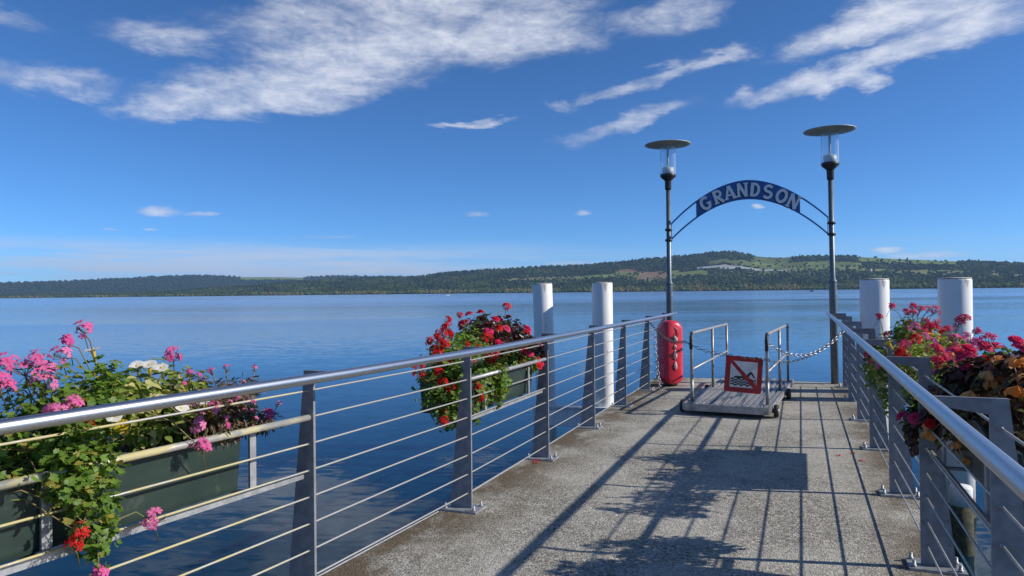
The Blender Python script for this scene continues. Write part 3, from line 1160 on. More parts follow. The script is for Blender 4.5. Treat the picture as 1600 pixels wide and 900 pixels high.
# ---- painted capitals: strokes with flared ends, in a box .15 wide and .215 high
def letter_mesh(ch, mat):
    def arc(cx, cz, rx, rz, a0, a1, n=14):
        return [(cx + rx * math.cos(R(a0 + (a1 - a0) * i / n)), cz + rz * math.sin(R(a0 + (a1 - a0) * i / n))) for i in range(n + 1)]
    h, w = .098, .066
    G = {'G': [(arc(0, 0, w * .95, h * .86, 48, 300), .042), ([(w * .42, -h * .82), (w * .72, -h * .5), (w * .74, .004)], .040), ([(w * .12, -.008), (w * 1.18, -.008)], .026)],
         'R': [([(-w * .55, -h), (-w * .55, h)], .044), ([(-w * .55, h * .84), (.01, h * .84)] + arc(.012, h * .42, w * .55, h * .42, 85, -85, 10) + [(-w * .55, 0.0)], .034), ([(-.005, .0), (w * .95, -h)], .042), ([(-w * 1.05, -h + .010), (-w * .05, -h + .010)], .020)],
         'A': [([(-w * .92, -h), (-.004, h)], .034), ([(.004, h), (w * .92, -h)], .044), ([(-w * .5, -h * .38), (w * .5, -h * .38)], .026), ([(-w * 1.25, -h + .010), (-w * .45, -h + .010)], .020), ([(w * .45, -h + .0101), (w * 1.3, -h + .0101)], .020)],
         'N': [([(-w * .80, -h), (-w * .80, h)], .034), ([(-w * .80, h), (w * .80, -h)], .044), ([(w * .80, -h), (w * .80, h)], .034), ([(-w * 1.25, -h + .010), (-w * .4, -h + .010)], .020), ([(w * .35, h - .010), (w * 1.25, h - .010)], .020)],
         'D': [([(-w * .60, -h), (-w * .60, h)], .044), ([(-w * .60, h * .84), (-.01, h * .84)] + arc(-.01, 0, w * .92, h * .84, 85, -85, 14) + [(-w * .60, -h * .84)], .036)],
         'S': [(arc(0, h * .43, w * .72, h * .42, 30, 250, 12)[:-1] + arc(0, -h * .43, w * .78, h * .44, 70, -150, 12), .040)],
         'O': [(arc(0, 0, w * .92, h * .84, 90, 450, 28), .040)]}
    b = MB()
    for k, (pl, wd) in enumerate(G[ch]):
        L, Rr = [], []
        n = len(pl)
        closed = (Vector(pl[0]) - Vector(pl[-1])).length < 1e-6
        for i in range(n):
            p = Vector(pl[i])
            a = Vector(pl[i - 1]) if i else (Vector(pl[-2]) if closed else p)
            c = Vector(pl[i + 1]) if i < n - 1 else (Vector(pl[1]) if closed else p)
            d1, d2 = (p - a), (c - p)
            d1 = d1.normalized() if d1.length else d2.normalized()
            d2 = d2.normalized() if d2.length else d1
            t = (d1 + d2).normalized()
            nn = Vector((-t.y, t.x)) * (wd / 2 / max(.55, t.dot(d1)))
            L.append(p + nn)
            Rr.append(p - nn)
        y0 = -.0006 * k
        vs = [(q.x, y0 - .002, q.y) for q in L] + [(q.x, y0 - .002, q.y) for q in Rr] + [(q.x, .002, q.y) for q in L] + [(q.x, .002, q.y) for q in Rr]
        fs = []
        for i in range(n - 1):
            fs += [(i, i + 1, n + i + 1, n + i), (i, 2 * n + i, 2 * n + i + 1, i + 1), (n + i, n + i + 1, 3 * n + i + 1, 3 * n + i)]
        fs += [(0, n, 3 * n, 2 * n), (n - 1, 3 * n - 1, 4 * n - 1, 2 * n - 1)]
        b.add(vs, fs)
    return b.mesh('letter', mat)


# ---- arch with the name of the landing
def arch():
    Yc = 12.4
    root = empty('arch_sign', (-.81, Yc, 2.35))
    off = Vector((.81, -Yc, -2.35))
    cx = -.815

    def zt(x):      # upper edge
        u = (x - cx) / 1.23
        return 3.318 - .655 * abs(u) ** 1.88

    def zb(x):
        u = (x - cx) / 1.23
        return 3.000 - .63 * abs(u) ** 1.95
    x0, x1 = -1.622, .012
    n = 28
    poly = [(x0 + (x1 - x0) * i / n, zt(x0 + (x1 - x0) * i / n)) for i in range(n + 1)]
    poly += [(x0 + (x1 - x0) * i / n, zb(x0 + (x1 - x0) * i / n)) for i in range(n, -1, -1)]
    MB().prism(poly, lambda u, v, t: (u, Yc + t, v), -.012, .012).build('panel', M['blue'], root, loc=off)
    for fn in (zt, zb):
        for a, b in ((-2.045, x0), (x1, .425)):
            m = 12
            up = [(a + (b - a) * i / m, fn(a + (b - a) * i / m) + (.0 if fn is zt else .028)) for i in range(m + 1)]
            lo = [(u, v - .030) for u, v in reversed(up)]
            MB().prism(up + lo, lambda u, v, t: (u, Yc + t, v), -.0135, .0135).build('arch_bar', M['blue'], root, loc=off)
    for xx in (-2.038, .418):
        MB().box((xx, Yc, (zt(xx) + zb(xx)) / 2), (.012, .02, zt(xx) - zb(xx))).build('end_bar', M['galv_lt'], root, loc=off)
    # lettering along the arc; positions are the letter centres
    word = 'GRANDSON'
    xs = [-1.462, -1.265, -1.075, -.872, -.672, -.47, -.262, -.085]
    for ch, x in zip(word, xs):
        me, me2 = letter_mesh(ch, M['letter']), letter_mesh(ch, M['letter_dark'])
        zc = (zt(x) + zb(x)) / 2
        sl = math.atan2(zt(x + .05) - zt(x - .05), .1) * .78
        mat = Matrix.Rotation(-sl, 4, 'Y') @ Matrix.Scale(1.15, 4)
        o = link('letter', me, root)
        o.matrix_local = Matrix.Translation(Vector((x, Yc - .018, zc)) + off) @ mat
        s = link('letter_shadow', me2, root)
        s.matrix_local = Matrix.Translation(Vector((x - .015, Yc - .0135, zc - .014)) + off) @ mat
    tag(root, 'blue arched sign with pale GRANDSON lettering spanning the two lamp posts', 'sign')


arch()


# ---- lifebuoy case
def buoy():
    root = empty('lifebuoy_case', (-1.93, 11.42, 0.0), R(38))
    # stadium outline in (width, height), extruded in depth, drawn in rings so the edges are rounded
    def ring(w, h0, h1, y):
        pts = []
        r = w
        for i in range(17):
            a = math.pi * i / 16
            pts.append((r * math.cos(a), y, h1 - r + r * math.sin(a)))
        rb = w * .75
        for i in range(9):
            a = math.pi + math.pi * i / 8
            pts.append((w * math.cos(a), y, h0 + rb + rb * math.sin(a)))
        return pts
    b = S()
    rings = [(.10, .07, .97, -.175), (.135, .045, 1.0, -.16), (.155, .03, 1.03, -.13), (.158, .03, 1.035, .0), (.155, .03, 1.03, .13), (.135, .045, 1.0, .16), (.10, .07, .97, .175)]
    vs, fs = [], []
    n = 26
    for (w, h0, h1, y) in rings:
        vs += ring(w, h0, h1, y)
    for i in range(len(rings) - 1):
        for j in range(n):
            fs.append((i * n + j, i * n + (j + 1) % n, (i + 1) * n + (j + 1) % n, (i + 1) * n + j))
    fs.append(tuple(range(n)))
    fs.append(tuple((len(rings) - 1) * n + j for j in range(n)))
    b.add(vs, fs).build('shell', M['red'], root)
    # slot with the white ring and its rope showing
    MB().box((0, -.172, .53), (.06, .012, .60)).build('slot', M['redsign'], root, .004)
    for z0, z1, r_ in ((.26, .40, .018), (.42, .58, .021), (.60, .66, .016), (.69, .80, .024)):
        S().tube([(random.uniform(-.008, .008), -.172 - .010 * math.sin(math.pi * i / 8), z0 + (z1 - z0) * i / 8) for i in range(9)], [.006 + r_ * math.sin(math.pi * i / 8) for i in range(9)], 10).build('lifebuoy_ring', M['whitep'], root)
    for z in (.25, .52, .78):
        MB().box((-.150, -.02, z), (.03, .18, .20)).build('side_rib', M['red'], root, .012)
    S().tube([(-.02, -.17, .70), (-.06, -.19, .80), (.0, -.195, .74), (.05, -.19, .83), (.02, -.18, .90), (-.07, -.16, .98)], .007, 6).build('cord', M['chain_dark'], root)
    S().lathe([(.11, 0), (.11, .06)], 16).build('foot', M['black'], root)
    tag(root, 'tall rounded red plastic lifebuoy case at the foot of lamp post', 'lifebuoy case')


buoy()


# ---- gangway trolley
def gangway():
    ang = R(-4.3)
    root = empty('gangway', (-.84, 8.78, 0), ang)          # local +Y runs along the gangway
    W, L, Z = .98, 3.0, .125
    MB().box((0, L / 2, Z - .035), (W, L, .045)).build('deck_plate', M['alu'], root, .004)
    n = 13
    pm = MB().box((0, L / 2, 0), (.044, L - .02, .020)).mesh('plank', M['alu'])
    for i in range(n):
        link('plank', pm, root, loc=(-W / 2 + .04 + (W - .08) * i / (n - 1), 0, Z - .003))
    MB().box((0, -.012, Z - .03), (W + .01, .03, .085)).build('front_sill', M['alu'], root, .004)
    for s in (-1, 1):
        MB().box((s * (W / 2 + .006), L / 2, Z - .025), (.022, L, .075)).build('side_rail', M['tubegrey'], root)
        x = s * (W / 2 - .045)
        H = .97
        p = [(x, .26, Z), (x, .26, H - .07)] + [(x, .26 + .07 * (1 - math.cos(a)), H - .07 + .07 * math.sin(a)) for a in (R(30), R(60), R(90))] + [(x, 2.78, H)]
        S().tube(p, .019, 12).build('handrail', M['tubegrey'], root)
        S().tube([(x, .26, Z), (x, .26, .40)], .021, 12).build('post_sleeve', M['tubegrey'], root)
        S().tube([(x, .23, H - .20), (x, .235, H - .06), (x, .29, H + .005)], .021, 12).build('rail_grip', M['black'], root)
        for y in (1.62, 2.78):
            S().tube([(x, y, Z), (x, y, H)], .018, 12).build('post', M['tubegrey'], root)
        S().tube([(x, .26, .52), (x, 2.78, .55)], .014, 10).build('mid_rail', M['tubegrey'], root)
        for y in (.26, 1.62):
            MB().prism([(0, 0), (.09, 0), (0, .09)], lambda u, v, t, x=x, y=y: (x + t, y + u, Z + v), -.006, .006).build('gusset', M['tubegrey'], root)
        for y in (.20, 1.72):
            wh = empty('wheel', (s * (W / 2 + .058), y, .075))
            wh.parent = root
            b = S()
            prof = [(.02, -.026), (.066, -.026), (.075, -.016), (.075, .016), (.066, .026), (.02, .026)]
            b.lathe(prof, 20)
            b.v = [(z, yy, x_) for (x_, yy, z) in b.v]
            b.build('tyre', M['black'], wh)
            h = S().lathe([(.028, -.045), (.028, .032)], 14)
            h.v = [(z, yy, x_) for (x_, yy, z) in h.v]
            h.build('hub', M['galv_lt'], wh)
    tag(root, 'grey metal boarding gangway on small wheels with two tube handrails', 'gangway')


gangway()


# ---- no swimming sign hung from the chain
def swim_sign():
    root = empty('no_swimming_sign', (-.645, 8.985, .485))
    root.rotation_euler = (R(-3), R(5.0), R(14))
    s = .216

    def rounded(w, r, n=5):
        out = []
        for cx, cz, a0 in ((w - r, w - r, 0), (-w + r, w - r, 90), (-w + r, -w + r, 180), (w - r, -w + r, 270)):
            for i in range(n + 1):
                a = R(a0 + 90 * i / n)
                out.append((cx + r * math.cos(a), cz + r * math.sin(a)))
        return out
    P = lambda poly, t0, t1: MB().prism(poly, lambda u, v, t: (u, t, v), t0, t1)
    P(rounded(s, .02), -.003, .003).build('border_plate', M['redsign'], root)
    P(rounded(.156, .004), -.0052, -.0030).build('white_field', M['signwhite'], root)
    for k, z in enumerate((-.062, -.092, -.122)):
        up, lo = [], []
        for i in range(33):
            u = -.150 + .300 * i / 32
            w = .010 * math.sin(u * 88 + .3)
            up.append((u, z + w + .0095))
            lo.append((u, z + w - .0095))
        P(up + lo[::-1], -.0072, -.0050).build('wave', M['signblack'], root)
    body = [(-.115, -.045), (-.10, -.022), (-.03, -.020), (.03, -.012), (.055, .020), (.075, .040), (.095, .036), (.115, .008), (.135, -.028), (.122, -.034), (.100, -.006), (.082, .010), (.068, -.010), (.06, -.035), (.0, -.048)]
    P(body, -.0072, -.0051).build('swimmer_body', M['signblack'], root)
    P([(.016 * math.cos(a * .5236) - .002, .012 + .016 * math.sin(a * .5236)) for a in range(12)], -.0073, -.0051).build('swimmer_head', M['signblack'], root)
    w = .026
    P([(-.156, .156 - w), (-.156 + 0, .156), (-.156 + w, .156), (.156 - 0, -.120), (.156, -.156), (.156 - w * 1.4, -.156)], -.0092, -.0075).build('slash', M['redsign'], root)
    tag(root, 'square red and white no swimming sign hanging on chain before gangway', 'sign')


swim_sign()


# ---- chains
def chain(pts, label, mat, link_len=.062, thick=.0036):
    # resample the path
    P = [Vector(p) for p in pts]
    seg = [(P[i + 1] - P[i]).length for i in range(len(P) - 1)]
    tot = sum(seg)
    n = int(tot / (link_len * .80))

    def at(s):
        for i, l in enumerate(seg):
            if s <= l or i == len(seg) - 1:
                return P[i].lerp(P[i + 1], max(0, min(1, s / l)))
            s -= l
    b = S()
    for k in range(n):
        a, c = at(tot * k / n), at(tot * (k + 1) / n)
        t = (c - a).normalized()
        m = (a + c) / 2
        up = Vector((0, 0, 1)) if k % 2 else t.cross(Vector((0, 0, 1))).normalized()
        if abs(t.z) > .95:
            up = Vector((1, 0, 0)) if k % 2 else Vector((0, 1, 0))
        s = up - t * up.dot(t)
        s.normalize()
        ringp = []
        for i in range(8):
            q = 2 * math.pi * i / 8
            ringp.append(m + t * (link_len * .5 * math.cos(q)) + s * (link_len * .30 * math.sin(q)))
        b.tube(ringp, thick, 5, closed=True)
    o = b.build('chain', mat)
    return tag(o, label, 'chain')


def sag(a, b, drop, n=14):
    a, b = Vector(a), Vector(b)
    return [a.lerp(b, i / n) - Vector((0, 0, drop * 4 * (i / n) * (1 - i / n))) for i in range(n + 1)]


c1 = sag((-2.10, 10.75, 1.02), (-1.34, 9.05, .865), .10) + sag((-1.34, 9.05, .865), (-.835, 8.98, .715), .03) + sag((-.835, 8.98, .715), (-.44, 9.02, .675), .012) + sag((-.44, 9.02, .675), (.57, 10.66, .99), .20)
chain(c1, 'dark steel chain strung from railing to railing, carrying the no swimming sign', M['chain_dark'])
chain(sag((-.40, 9.06, .88), (.565, 10.5, .99), .26, 20), 'bright steel chain sagging between gangway handrail and begonia side railing', M['chain'], .062, .0046)
chain([(-2.06, 10.72, 1.0), (-2.03, 10.70, .8), (-1.98, 10.62, .4), (-1.92, 10.5, .05), (-1.80, 10.45, .012)], 'loose steel chain hanging down the post next to the lifebuoy case', M['chain'])


# ---- boats
def boat(px, d, L, label, light=True):
    x, y = ground_pt(px, d)
    root = empty('motor_boat', (x, y, WZ), az_of(px) + R(8))
    st = [(-.5, .30, .9), (-.2, .36, .9), (.15, .33, 1.0), (.38, .18, 1.15), (.5, .02, 1.3)]
    b = S()
    vs, fs = [], []
    for (t, w, h) in st:
        vs += [(t * L, -w * L * .4, h * L * .12), (t * L, -w * L * .25, -.2), (t * L, w * L * .25, -.2), (t * L, w * L * .4, h * L * .12)]
    for i in range(len(st) - 1):
        for j in range(4):
            fs.append((i * 4 + j, i * 4 + (j + 1) % 4, (i + 1) * 4 + (j + 1) % 4, (i + 1) * 4 + j))
    fs += [(0, 1, 2, 3), (16, 17, 18, 19)]
    b.add(vs, fs).build('hull', M['boatdark'] if not light else M['boat'], root)
    MB().box((-.02 * L, 0, L * .19), (L * .4, L * .2, L * .2), taper=.8).build('cabin', M['boat'] if light else M['boatdark'], root)
    MB().box((.05 * L, 0, L * .31), (L * .42, L * .22, L * .03)).build('cabin_roof', M['boatdark'], root)
    tag(root, label, 'boat')


boat(699, 900, 5.5, 'small white motor boat on open water beyond the red flowers')
boat(1268, 1100, 6.0, 'small dark boat on the lake between the two lamp posts', False)


# ------------------------------------------------------------------ troughs and plants
def trough(x, y, rz, L, out, label):
    """local Y along the rail, local +X * out away from the walkway"""
    root = empty('flower_trough', (x, y, .625), rz)
    Wd, H, t = .36, .285, .016
    n = 26

    def topz(u):
        return H + .022 * math.cos(u * 2 * math.pi / .62) - .012
    for side in (0, 1):
        b = MB()
        x0 = 0 if side == 0 else Wd
        fl = -.030 if side == 0 else .030
        up = [(-L / 2 + L * i / n) for i in range(n + 1)]
        vs, fs = [], []
        for u in up:
            z = topz(u)
            tt = t if side == 0 else -t
            vs += [(out * x0, u, 0), (out * (x0 + fl), u, z), (out * (x0 + fl + tt), u, z), (out * (x0 + tt), u, 0)]
        for i in range(n):
            for j in range(4):
                fs.append((i * 4 + j, i * 4 + (j + 1) % 4, (i + 1) * 4 + (j + 1) % 4, (i + 1) * 4 + j))
        fs += [(0, 1, 2, 3), (n * 4, n * 4 + 1, n * 4 + 2, n * 4 + 3)]
        b.add(vs, fs).build('side_wall', M['planter'], root, .003)
    for e in (-1, 1):
        MB().prism([(.010, 0), (Wd - .010, 0), (Wd + .014, H - .02), (-.014, H - .02)], lambda u, v, t_, e=e: (out * u, e * (L / 2 - .012) + t_, v), -.008, .008).build('end_wall', M['planter'], root)
    MB().box((out * Wd / 2, 0, .010), (Wd - .012, L - .02, .018)).build('floor', M['planter'], root)
    MB().box((out * Wd / 2, 0, H - .075), (Wd - .012, L - .03, .05)).build('soil', M['soil'], root)
    tag(root, label, 'planter')
    return root


# leaf templates: flat fans, tip along +Y, normal +Z
def lobed_leaf(lobes=5, depth=.30):
    pts = [(0, 0, 0)]
    n = lobes * 2 + 1
    for i in range(n):
        a = R(-215 + 250 * i / (n - 1) + 0)
        r = .55 if i % 2 else .55 * (1 - depth)
        pts.append((r * math.cos(a + math.pi * .5 + R(90)) , .42 + r * math.sin(a + math.pi * .5 + R(90)), .10 * (r / .55) * (1 if i % 2 else .3)))
    pts[0] = (0, .42, -.05)
    F = [(0, i, i + 1) for i in range(1, n)] + [(0, n, 1)]
    return np.array(pts), np.array(F)


def oval_leaf(w=.32, fold=.12):
    pts = [(0, 0, 0), (w * .8, .28, fold), (w, .55, fold), (w * .6, .82, fold * .5), (0, 1.05, -.08), (-w * .6, .82, fold * .5), (-w, .55, fold), (-w * .8, .28, fold), (0, .5, -.02)]
    F = [(8, i, (i + 1) % 8) for i in range(8)]
    return np.array(pts, dtype=float), np.array(F)


TPL = {'lobed': lobed_leaf(), 'oval': oval_leaf(), 'narrow': oval_leaf(.14, .05), 'broad': oval_leaf(.42, .16)}


def frames(nrm, tip):
    z = nrm / np.linalg.norm(nrm, axis=1, keepdims=True)
    y = tip - (tip * z).sum(1, keepdims=True) * z
    y /= (np.linalg.norm(y, axis=1, keepdims=True) + 1e-9)
    x = np.cross(y, z)
    return np.stack([x, y, z], -1)      # columns


def leaf_cloud(tpl, pos, nrm, tip, size):
    Vt, Ft = TPL[tpl]
    Rm = frames(nrm, tip)
    V = np.einsum('nij,kj->nki', Rm, Vt) * size[:, None, None] + pos[:, None, :]
    F = Ft[None] + (np.arange(len(pos)) * len(Vt))[:, None, None]
    tint = np.repeat(rng.random((len(pos), 3)), len(Vt), 0)
    return V.reshape(-1, 3), F.reshape(-1, 3), tint


# flower-head templates
def petal(b, org, d, up, L, W, curl=.25):
    d, up = Vector(d).normalized(), Vector(up).normalized()
    s = d.cross(up).normalized()
    o = Vector(org)
    pts = []
    for (t, w, c) in ((0, .12, 0), (.45, .8, curl * .4), (.8, 1.0, curl * .2), (1.0, .55, -curl * .5)):
        q = o + d * (t * L) + up * (c * L)
        pts += [q - s * (w * W / 2), q + s * (w * W / 2)]
    b.add(pts, [(0, 1, 3, 2), (2, 3, 5, 4), (4, 5, 7, 6)])


def floret(b, c, n, r, petals=5, curl=.25, wide=.8):
    n = Vector(n).normalized()
    a = n.orthogonal().normalized()
    w = n.cross(a)
    ph = random.uniform(0, 6)
    for i in range(petals):
        q = ph + 2 * math.pi * i / petals + random.uniform(-.15, .15)
        d = (a * math.cos(q) + w * math.sin(q)) + n * .25
        petal(b, c, d, n, r * random.uniform(.85, 1.1), r * wide, curl)


def rand_dir(up=.0):
    while True:
        v = Vector((random.gauss(0, 1), random.gauss(0, 1), random.gauss(0, 1) + up))
        if v.length > .2:
            return v.normalized()


def umbel(mat, n=10, r=.042, fr=.019, spare=False):
    b = MB()
    b.smooth = True
    for i in range(n):
        d = rand_dir(.7)
        if d.z < -.45:
            d.z *= -1
        k = r * random.uniform(.55, 1.05)
        floret(b, d * k, d + Vector((0, 0, .2)), fr * random.uniform(.8, 1.15), 5, .25, .62 if not spare else .42)
    b.cur = 1
    for i in range(n + 3):
        d = rand_dir(.4)
        b.tube([(0, 0, -.02), tuple(d * r * .9)], .0012, 3, cap=False)
    b.tube([(0, 0, -.12), (.004, 0, -.05), (0, 0, -.015)], .002, 5)
    return b.mesh('flower_head', [mat, M['stem']])


def rosette(mat, r=.036):
    b = MB()
    b.smooth = True
    for ringi, (k, tilt, cnt) in enumerate(((1.0, .15, 7), (.78, .55, 6), (.55, 1.1, 5), (.35, 2.2, 4))):
        ph = random.uniform(0, 6)
        for i in range(cnt):
            q = ph + 2 * math.pi * i / cnt
            d = Vector((math.cos(q), math.sin(q), tilt))
            petal(b, (0, 0, .004 * ringi), d, (0, 0, 1), r * k, r * .95 * k, .30)
    return b.mesh('flower_head', [mat])


def bell(mat, r=.056):
    b = MB()
    b.smooth = True
    for i in range(5):
        q = 2 * math.pi * i / 5 + random.uniform(-.2, .2)
        d = Vector((math.cos(q) * .8, math.sin(q) * .8, -1.0 + random.uniform(-.2, .5)))
        petal(b, (0, 0, 0), d, (math.cos(q), math.sin(q), .4), r * random.uniform(.8, 1.15), r * .5, .3)
    for i in range(4):
        q = 2 * math.pi * i / 4 + .4
        petal(b, (0, 0, -.004), Vector((math.cos(q) * .4, math.sin(q) * .4, -1.0)), (math.cos(q), math.sin(q), .3), r * .7, r * .4, .25)
    b.cur = 1
    b.tube([(0, 0, 0), (.006, 0, .03), (.02, .005, .06)], .002, 5)
    return b.mesh('flower_head', [mat, M['stem_red']])


def trumpet(mat, r=.030):
    b = MB()
    b.smooth = True
    floret(b, (0, 0, 0), (0, 0, 1), r, 5, .12, 1.05)
    b.cur = 1
    b.tube([(0, 0, -.045), (0, 0, .002)], [.003, .008], 6)
    return b.mesh('flower_head', [mat, M['yellowp']])


FH = {'pink': [umbel(M['pink']) for _ in range(4)], 'pink_small': [umbel(M['pink'], 7, .024, .019) for _ in range(3)],
      'red': [umbel(M['redp'], 13, .038, .019) for _ in range(4)], 'red_small': [umbel(M['redp'], 7, .026, .018, True) for _ in range(3)],
      'crimson': [umbel(M['rose'], 12, .04, .022, True) for _ in range(4)],
      'rose': [rosette(M['rose']) for _ in range(3)], 'redrose': [rosette(M['redp'], .03) for _ in range(2)], 'orange': [bell(M['orange']) for _ in range(4)],
      'white': [trumpet(M['whitep']) for _ in range(2)], 'yellow': [trumpet(M['yellowp'], .028) for _ in range(2)],
      'heath': [umbel(M['pink'], 6, .016, .008) for _ in range(3)]}


def plant(name, label, base, blobs, tpl, mat, size, count, n_leaf_objs, flowers, droop=.0, group=None, stem='stem'):
    """blobs: (x, y, z, rx, ry, rz, weight) mounds in world space; flowers: (kind, (x, y, z)) or (kind, n)"""
    root = empty(name, base)
    B = np.array(base)
    bl = np.array(blobs, dtype=float)
    w = bl[:, 6] / bl[:, 6].sum()
    idx = rng.choice(len(bl), count, p=w)
    d = rng.normal(size=(count, 3))
    d /= np.linalg.norm(d, axis=1, keepdims=True)
    lump = 1 + .16 * np.sin(d[:, 0] * 7 + idx) * np.cos(d[:, 1] * 6 + 1.3 * idx) + .12 * np.sin(d[:, 2] * 9 + d[:, 0] * 5)
    rr_ = rng.random(count) ** .42 * lump * (1 + .10 * rng.normal(size=count).clip(-1, 2.2))
    pos = bl[idx, :3] + d * bl[idx, 3:6] * rr_[:, None]
    nrm = d * .8 + np.array([0, 0, .65]) + rng.normal(size=(count, 3)) * .45
    tip = d * .9 + np.array([0, 0, -.3 - droop]) + rng.normal(size=(count, 3)) * .5
    sz = size * rng.uniform(.6, 1.3, count)
    # the outermost leaves towards the walkway become parts of their own
    score = rr_ + .25 * (d @ np.array([.3, -.8, .5])) + (.0)
    order = np.argsort(-score)
    solo, rest = order[:n_leaf_objs], order[n_leaf_objs:]
    V, F, t = leaf_cloud(tpl, pos[rest] - B, nrm[rest], tip[rest], sz[rest])
    me = np_mesh('foliage', V, F, mat, True, colors=t)
    f = link('foliage', me, root)
    f['kind'] = 'stuff'
    Vt, Ft = TPL[tpl]
    lm = [np_mesh('leaf', Vt * s_, Ft, mat, True, colors=np.tile(np.array([a, c, 0.]), (len(Vt), 1))) for s_, a, c in ((1, .2, .3), (1.0, .6, .8), (1.0, .9, .55))]
    if n_leaf_objs:
        fr = frames(nrm[solo], tip[solo])
        for i, k in enumerate(solo):
            o = link('leaf', lm[i % 3], root)
            mt = Matrix([[*(fr[i][r_] * sz[k]), (pos[k] - B)[r_]] for r_ in range(3)] + [[0, 0, 0, 1]])
            o.matrix_local = mt
    # stems from the soil to the mounds
    st = MB()
    st.smooth = True
    for k in range(max(8, count // 40)):
        q = rng.integers(count)
        p = Vector(pos[q] - B)
        o0 = Vector((random.uniform(-.06, .06), random.uniform(-.25, .25), -.02))
        mid = o0.lerp(p, .55) + Vector((0, 0, .08))
        st.tube([o0, mid, p], [.0035, .003, .0015], 4, cap=False)
    # flowers
    for fl in flowers:
        kind = fl[0]
        if isinstance(fl[1], int):
            cand = np.argsort(-(score + rng.normal(size=count) * .28))[:fl[1] * 3]
            sel = rng.choice(cand, fl[1], replace=False)
            items = [(Vector(pos[k] - B) + Vector(d[k]) * .03 + Vector((0, 0, .02)), Vector(d[k] + np.array([0, 0, .8]))) for k in sel]
        else:
            p = Vector(fl[1]) - Vector(base)
            items = [(p, Vector((.35, -.45, .8)))]
            near = min(range(len(bl)), key=lambda i: (Vector(bl[i, :3]) - Vector(fl[1])).length)
            a = Vector(bl[near, :3]) - Vector(base)
            a = a.lerp(p, .35)
            st.tube([a, a.lerp(p, .5) + Vector((0, 0, .03)), p - Vector((0, 0, .01))], [.003, .0026, .002], 5, cap=False)
        for p, n_ in items:
            o = link('flower_head', random.choice(FH[kind]), root)
            k = random.uniform(.85, 1.2)
            if kind == 'orange':
                n_ = Vector((random.uniform(-.3, .3), random.uniform(-.3, .3), 1))
            q = n_.normalized().to_track_quat('Z', 'Y').to_matrix().to_4x4()
            o.matrix_local = Matrix.Translation(p) @ q @ Matrix.Rotation(random.uniform(0, 6), 4, 'Z') @ Matrix.Scale(k, 4)
    st.build('stems', M[stem], root)
    tag(root, label, 'plant', group)
    return root


# --- trough A (nearest, lake side of the left railing)
angA = math.atan2(-(xl(2.88) - xl(1.29)), 1.59)
trough(xl(1.9) - .10, 1.86, angA, 1.30, -1, 'dark green plastic trough full of pink geraniums and white flowers')
XA = xl(1.9) - .24
plant('pink_geranium', 'bushy pink geranium spilling over the railing rods beside white flowers', (XA, 1.6, .86),
      [(XA, 1.5, .98, .17, .28, .20, 1.2), (XA + .05, 1.80, 1.05, .17, .22, .20, 1.2), (XA + .22, 1.74, .90, .08, .14, .14, .55), (XA + .26, 1.77, .72, .045, .085, .17, .32), (XA + .1, 1.93, 1.16, .06, .08, .09, .25)],
      'lobed', M['leaf'], .031, 3400, 280,
      [('pink', (XA, 1.93, 1.37)), ('pink', (XA, 1.84, 1.28)), ('pink_small', (XA, 1.86, 1.335)), ('pink', (XA + .06, 1.60, 1.27)), ('pink', (XA + .06, 1.66, 1.245)), ('pink', (XA + .08, 1.70, 1.27)), ('pink', (XA + .10, 1.70, 1.20)),
       ('pink', (XA + .03, 1.57, 1.205)), ('pink', (XA + .03, 1.62, 1.19)), ('pink', (XA + .08, 1.52, 1.20)), ('pink', (XA + .1, 1.55, 1.22)), ('pink', (XA + .20, 1.68, 1.11)), ('pink', (XA + .20, 1.74, 1.12)), ('pink', (XA + .04, 2.31, 1.235)),
       ('pink_small', (XA + .02, 1.78, 1.24)), ('pink', (XA + .3, 1.98, .66)), ('red_small', (XA + .3, 1.66, .67)), ('red_small', (XA + .29, 1.69, .71)), ('pink_small', (XA + .29, 1.76, .54)), ('red_small', (XA + .2, 1.80, 1.07)), ('pink', (XA + .30, 2.22, .88)), ('pink', (XA + .26, 2.23, .97))], .3)
plant('variegated_bush', 'yellow green bush with white flowers in the trough beside pink geraniums', (XA, 2.18, .86),
      [(XA + .02, 2.08, 1.07, .15, .20, .15, 1), (XA + .02, 2.28, 1.05, .15, .18, .14, 1), (XA + .12, 2.2, .98, .08, .22, .10, .5)],
      'oval', M['leaf_pale'], .044, 1150, 170,
      [('white', (XA + .04, 2.13, 1.215)), ('white', (XA + .04, 2.25, 1.195)), ('white', (XA + .20, 2.32, 1.05)), ('white', 9), ('yellow', 3)])
plant('heather_plant', 'straggly dull pink heather at the railing post end of a trough', (XA, 2.42, .86),
      [(XA + .06, 2.40, 1.0, .14, .17, .14, 1), (XA + .12, 2.54, .99, .11, .15, .12, 1), (XA + .12, 2.66, 1.06, .03, .09, .05, .25), (XA + .18, 2.68, .90, .03, .12, .05, .3), (XA + .2, 2.42, .96, .06, .16, .10, .6)],
      'narrow', M['leaf_heath'], .034, 3000, 80,
      [('heath', 60), ('pink_small', (XA + .2, 2.72, .93))])

